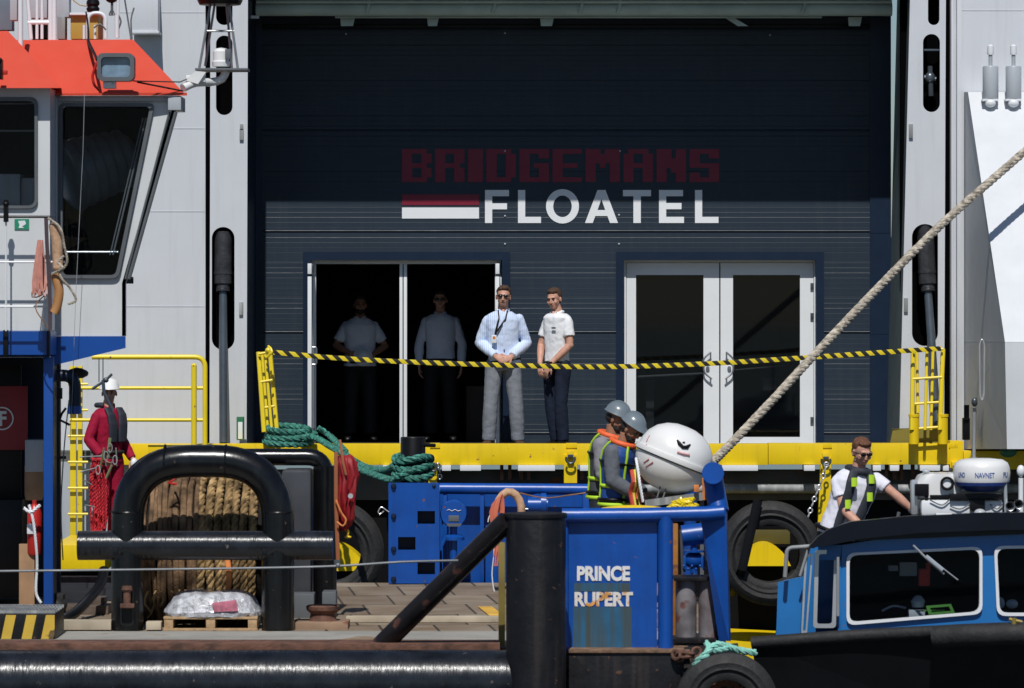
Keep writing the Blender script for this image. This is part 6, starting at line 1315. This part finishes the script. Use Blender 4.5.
b = MB(); wv = Vector(p['wrr']); b.tube([wv + V(.032 * math.cos(a), .032 * math.sin(a), .03) for a in [2 * math.pi * k / 14 for k in range(14)]], .012, 6, closed=True); put(b, 'wristwatch', M['black'], t)
# two men in the dim lobby
t, p, Mh = person('bearded man in pale shirt standing inside the left half of the dark doorway', (P(360, 0, 53.35).x, 53.35, zdeck), 6,
    dict(ell=(-.30, .0, 1.16), elr=(.31, .0, 1.15), wrl=(-.12, -.19, 1.06), wrr=(.13, -.19, 1.04), hdl=(.9, -.2, .0), hdr=(-.9, -.2, .0), hnl=(0, 1, 0), hnr=(0, 1, 0), build=1.12, thumbl=1, thumbr=-1), mat('pale_blue_shirt', (.72, .74, .80), .85), mat('black_trousers', (.01, .01, .012), .8), M['hairblack'], 'skind', beard=M['hairblack'], sleeve=.75, seed=3, scale=.985)
b = MB(); b.lathe([(.0, .05), (.05, .045), (.085, .01), (.10, -.01), (.115, -.015), (.11, -.03), (0, -.03)], (.02, -.235, 1.03), (0, -1, .15), 28); put(b, 'held_hat', M['whiter'], t)
t, p, Mh = person('man in pale long sleeved shirt and glasses inside the right half of the dark doorway', (P(440.5, 0, 53.35).x, 53.35, zdeck), -3,
    dict(ell=(-.255, .03, 1.13), elr=(.255, .03, 1.13), wrl=(-.25, -.03, .88), wrr=(.25, -.03, .88), hdl=(.05, -.1, -1), hdr=(-.05, -.1, -1)), mat('pale_office_shirt', (.70, .75, .86), .85), mat('black_suit_trousers', (.008, .008, .01), .8), M['hairblack'], glasses=True, seed=4, scale=1.02)
# worker in red coveralls
mred2 = mat('crimson_coverall', (.30, .008, .035), .75, var=.12, scale=6, spec=.15); mnav = mat('navy_vest_cloth', (.02, .024, .035), .7, var=.2)
t, p, Mh = person('worker in red coveralls and white helmet carrying red climbing ropes', (P(108, 0, 47.6).x, 47.6, zf_at(545, 47.6)), 50,
    dict(ell=(-.27, .03, 1.15), elr=(.23, .02, 1.14), wrl=(-.23, -.13, .98), wrr=(.22, -.16, .93), hdl=(.2, -.4, -.8), hdr=(.1, -.3, -1), hyaw=-46, hpitch=3, curl=.7), mred2, mred2, M['hairblack'], 'skin', helmet=M['fibre'], seed=5, scale=.985, shirt_t0=-.5)
b = MB()
for s in (-1, 1): b.loft([(V(s * x, y, z), V(w_, 0, 0), V(0, .022, 0)) for x, y, z, w_ in ((.09, -.075, 1.50, .045), (.085, -.135, 1.42, .06), (.075, -.155, 1.32, .066), (.072, -.155, 1.22, .066), (.07, -.15, 1.12, .06))], seg=16)
b.tube([V(.07 * math.sin(a) * 1.25, .05 - .09 * math.cos(a), 1.50 + .02) for a in [R(v) for v in range(50, 311, 20)]], .03, 8); put(remesh(b, .009, 1), 'life_vest', mnav, t)
b = MB(); rr = torso_rings(p, .03, 0, .3)[-1]; b.tube([rr[0] + V(0, 0, .06) + rr[1] * math.cos(a) + rr[2] * math.sin(a) for a in [2 * math.pi * k / 24 for k in range(24)]], .02, 8, closed=True); put(b, 'belt', M['hairblack'], t)
for s in (-1, 1):
    b = MB(); b.ell(Vector(p['wrl' if s < 0 else 'wrr']) + V(0, -.02, -.05), (.045, .04, .065), seg=12, rings=8); put(b, 'glove', M['whiter'] if s > 0 else mnav, t)
rc = thing('climbing_ropes', 'bunch of red looped climbing ropes with metal clips at the worker’s hip'.replace('’', ''), 'rope', (P(100, 0, 47.2).x, 47.2, zf_at(525, 47.2)))
b = MB(); rr_ = random.Random(8)
for k in range(12):
    x0 = 91 + rr_.uniform(0, 13); x1 = 92 + k * 1.15; yl = rr_.uniform(505, 535); Yc = 47.18 - rr_.uniform(0, .1)
    b.rope([P(x0, 458, Yc), P(x1 - 2, 480, Yc - .02), P(x1, yl, Yc), P(x1 + 2.5, yl - 2, Yc), P(x1 + 2, 482, Yc + .02), P(x0 + 2, 459, Yc)], .0125, strands=2, seg=5)
b.build('rope_loops', mat('bright_red_rope', (.50, .015, .03), .7, var=.35, scale=40), rc)
b = MB()
for q in (((80, 457), (104, 456)), ((80, 472), (96, 468)), ((84, 480), (92, 485)), ((85, 505), (95, 507)), ((104, 450), (106, 466)), ((112, 462), (110, 472)), ((116, 448), (117, 466))): b.tube([P(*q[0], 47.0), P(*q[1], 47.05)], .008, 6)
for c in ((106, 456), (98, 470), (115, 460), (110, 448)): b.tube([P(c[0] + 2.2 * math.cos(a), c[1] + 4.5 * math.sin(a), 46.98) for a in [2 * math.pi * k / 12 for k in range(12)]], .006, 6, closed=True)
b.build('metal_clip', M['weather'], rc, each=True)
b = MB(); b.tube([P(104, 448, 47.0), P(100, 470, 47.05)], .012, 6); b.tube([P(110, 438, 47.05), P(108, 458, 47.0)], .018, 6); b.tube([P(112, 465, 47), P(106, 478, 47)], .014, 6); b.build('webbing', mat('olive_webbing', (.16, .18, .08), .8), rc)
b = MB(); b.tube([P(92, 389, 45.6), P(106, 380, 45.6), P(112, 374, 45.6)], .014, 8); b.tube([P(103, 380, 45.6), P(104, 392, 45.6), P(113, 411, 45.6)], .018, 8); b.tube([P(99, 358, 45.6), P(99, 382, 45.6)], .006, 6); b.tube([P(103, 358, 45.6), P(103, 380, 45.6)], .006, 6); b.ell(P(106, 380, 45.6), (.028, .03, .028)); tag(b.build('hanging_tackle', M['darksteel']), 'grey metal hook and lever hanging before the white helmet', 'hook')
# two workers with grey helmets, side on and leaning
hat = mat('grey_blue_helmet', (.15, .185, .21), .3, coat=.4, var=.03)
mhv = mat('hi_vis_lime', (.46, .72, .03), .6, var=.1, emit=None); mlife = mat('orange_collar', (.75, .12, .03), .6)
zt_ = DECK + .005
def worker(label, px_, Y, rz, pose, top, seed, vestcol, lime, sc):
    t, p, Mh = person(label, (P(px_, 0, Y).x, Y, zt_), rz, pose, top, mnav, M['hairblack'], 'skind', beard=M['hairblack'], helmet=hat, seed=seed, group='two helmeted workers leaning over the life raft', scale=sc)
    rr = torso_rings(p, .026)
    b = MB(); b.loft([(c, X, Y_) for c, X, Y_ in rr[2:-2]], seg=28, power=2.4); vb = put(remesh(b, .010, 1), 'vest', vestcol, t)
    b = MB()
    for i, j, s in ((1, -3, -1), (1, -3, 1)):
        for sy in (-1, 1):
            b.tube([c + X * (.62 * s) + Y_ * (.86 * sy) for c, X, Y_ in rr[1:-1]], 1, 8, radii=[.022] * len(rr[1:-1]), flat=.5)
    for idx in (3, 1):
        c, X, Y_ = rr[idx]; b.tube([c + X * 1.03 * math.cos(a) + Y_ * 1.05 * math.sin(a) for a in [2 * math.pi * k / 26 for k in range(26)]], .019, 8, closed=True)
    put(b, 'reflective_bands', lime, vb)
    c, X, Y_ = rr[-2]; b = MB(); b.tube([c + V(0, 0, .01) + X * .92 * math.cos(a) + Y_ * 1.15 * math.sin(a) for a in [2 * math.pi * k / 22 for k in range(22)]], .026, 8, closed=True); put(b, 'collar_tube', mlife, t)
    c, X, Y_ = rr[2]; b = MB(); b.tube([c + X * 1.1 * math.cos(a) + Y_ * 1.12 * math.sin(a) for a in [2 * math.pi * k / 26 for k in range(26)]], .016, 8, closed=True); put(b, 'harness_strap', M['black'], t)
    c, X, Y_ = rr[5]; b = MB(); b.tube([c + X * 1.08 * math.cos(a) + Y_ * 1.1 * math.sin(a) for a in [2 * math.pi * k / 26 for k in range(26)]], .013, 8, closed=True); put(b, 'harness_strap', M['black'], t)
lean = dict(armw=1.3, pelvis=(0, -.05, .93), waist=(0, -.055, 1.08), chest=(0, -.07, 1.30), neck=(0, -.12, 1.48), head=(0, -.20, 1.615), hpitch=26, shl=(-.168, -.07, 1.39), shr=(.168, -.07, 1.39), ell=(-.22, -.10, 1.13), elr=(.23, -.08, 1.13),
            wrl=(-.14, -.28, 1.02), wrr=(.15, -.27, 1.0), hdl=(.1, -1, -.1), hdr=(-.1, -1, -.1), hnl=(0, 0, -1), hnr=(0, 0, -1), hipl=(-.095, -.04, .90), hipr=(.095, -.04, .90), knl=(-.11, -.05, .49), knr=(.11, -.06, .49), build=1.0, curl=.6)
mgr = mat('grey_sweater', (.11, .12, .14), .85, var=.15, scale=8, spec=.1)
worker('farther helmeted worker with grey shirt partly hidden behind his mate', 599, 40.9, 72, dict(lean, hpitch=22, head=(0, -.17, 1.63)), mat('light_grey_sweater', (.22, .22, .24), .85, var=.1), 6, mat('dark_vest', (.05, .055, .06), .7), mhv, .995)
worker('nearer helmeted worker in blue vest with lime bands beside the life raft', 611, 40.1, 68, dict(lean, head=(0, -.20, 1.61), hpitch=34), mgr, 7, mat('royal_blue_vest', (.012, .06, .26), .6), mhv, .965)
for nm, cl, xs, lb in (('red_strap', mat('red_webbing', (.50, .05, .03), .7, var=.3), (632, 636, 639), 'red webbing straps hanging between the worker and the life raft'), ('yellow_strap', mat('lime_yellow_webbing', (.60, .55, .04), .7, var=.2), (634, 637.5), 'lime yellow webbing straps beside the life raft')):
    b = MB()
    for k, x in enumerate(xs): b.tube(resample([P(x, 470 + k, 39.8), P(x + 1.5, 482, 39.72), P(x - 1.5, 492, 39.78), P(x + 1, 506, 39.75)], .03), .020, 8, flat=.35)
    tag(b.build(nm, cl), lb, 'strap')
# man leaning on the boat roof
t, p, Mh = person('man in white t-shirt, sunglasses and black life vest leaning on the boat roof', (P(857, 0, 38.3).x, 38.3, P(0, 439, 38.3).z - 1.745), 14,
    dict(pelvis=(-.16, .02, .93), waist=(-.12, .0, 1.07), chest=(-.04, -.02, 1.29), neck=(.0, -.04, 1.49), head=(.015, -.09, 1.635), hpitch=16, hyaw=6, hipl=(-.25, .02, .9), hipr=(-.07, .02, .9), knl=(-.25, 0, .49), knr=(-.05, 0, .49), anl=(-.25, 0, .085), anr=(-.05, 0, .085),
         shl=(-.185, -.03, 1.375), shr=(.16, -.03, 1.395), ell=(-.165, -.14, 1.14), elr=(.30, -.12, 1.27), wrl=(.0, -.30, .95), wrr=(.45, -.17, 1.13), hdl=(.35, -.4, -.75), hdr=(.8, -.1, -.45), hnl=(.3, .5, -.4), hnr=(0, -.3, -.9), build=1.04, curl=.3),
    mat('white_tshirt', (.72, .72, .80), .85, var=.03, spec=.1), mat('dark_work_trousers', (.03, .03, .04), .8), M['hairred'], glasses=True, sleeve=.55, collar=False, seed=8)
rr = torso_rings(p, .03)
b = MB()
for s in (-1, 1): b.tube([c + X * (.44 * s if i < 6 else .52 * s) - Y_ * (.98 if True else 1) * (1 if Y_.y > 0 else -1) for i, (c, X, Y_) in enumerate(rr[2:-1])], 1, 12, radii=[.036, .041, .045, .046, .046, .044, .04, .036][:len(rr[2:-1])], flat=.5)
c, X, Y_ = rr[-2]; b.tube([c + X * .75 * math.cos(a) + Y_ * 1.1 * math.sin(a) for a in [2 * math.pi * k / 20 for k in range(20)]], .034, 8, closed=True)
vb = put(remesh(b, .009, 1), 'life_vest', mnav, t)
b = MB()
for s, i, ln in ((-1, 5, .5), (1, 6, .5), (-1, 3, .35), (1, 4, .3)):
    c, X, Y_ = rr[i + 1]; sg = 1 if Y_.y > 0 else -1; q = c + X * .40 * s - Y_ * 1.34 * sg; b = MB(); b.tube([q - V(0, 0, .03), q + V(0, 0, .045)], .026, 8, flat=.35); put(b, 'lime_patch', mhv, vb)
c, X, Y_ = rr[2]; b = MB(); b.tube([c + X * 1.1 * math.cos(a) + Y_ * 1.12 * math.sin(a) for a in [2 * math.pi * k / 26 for k in range(26)]], .017, 8, closed=True); put(b, 'waist_strap', M['black'], t)
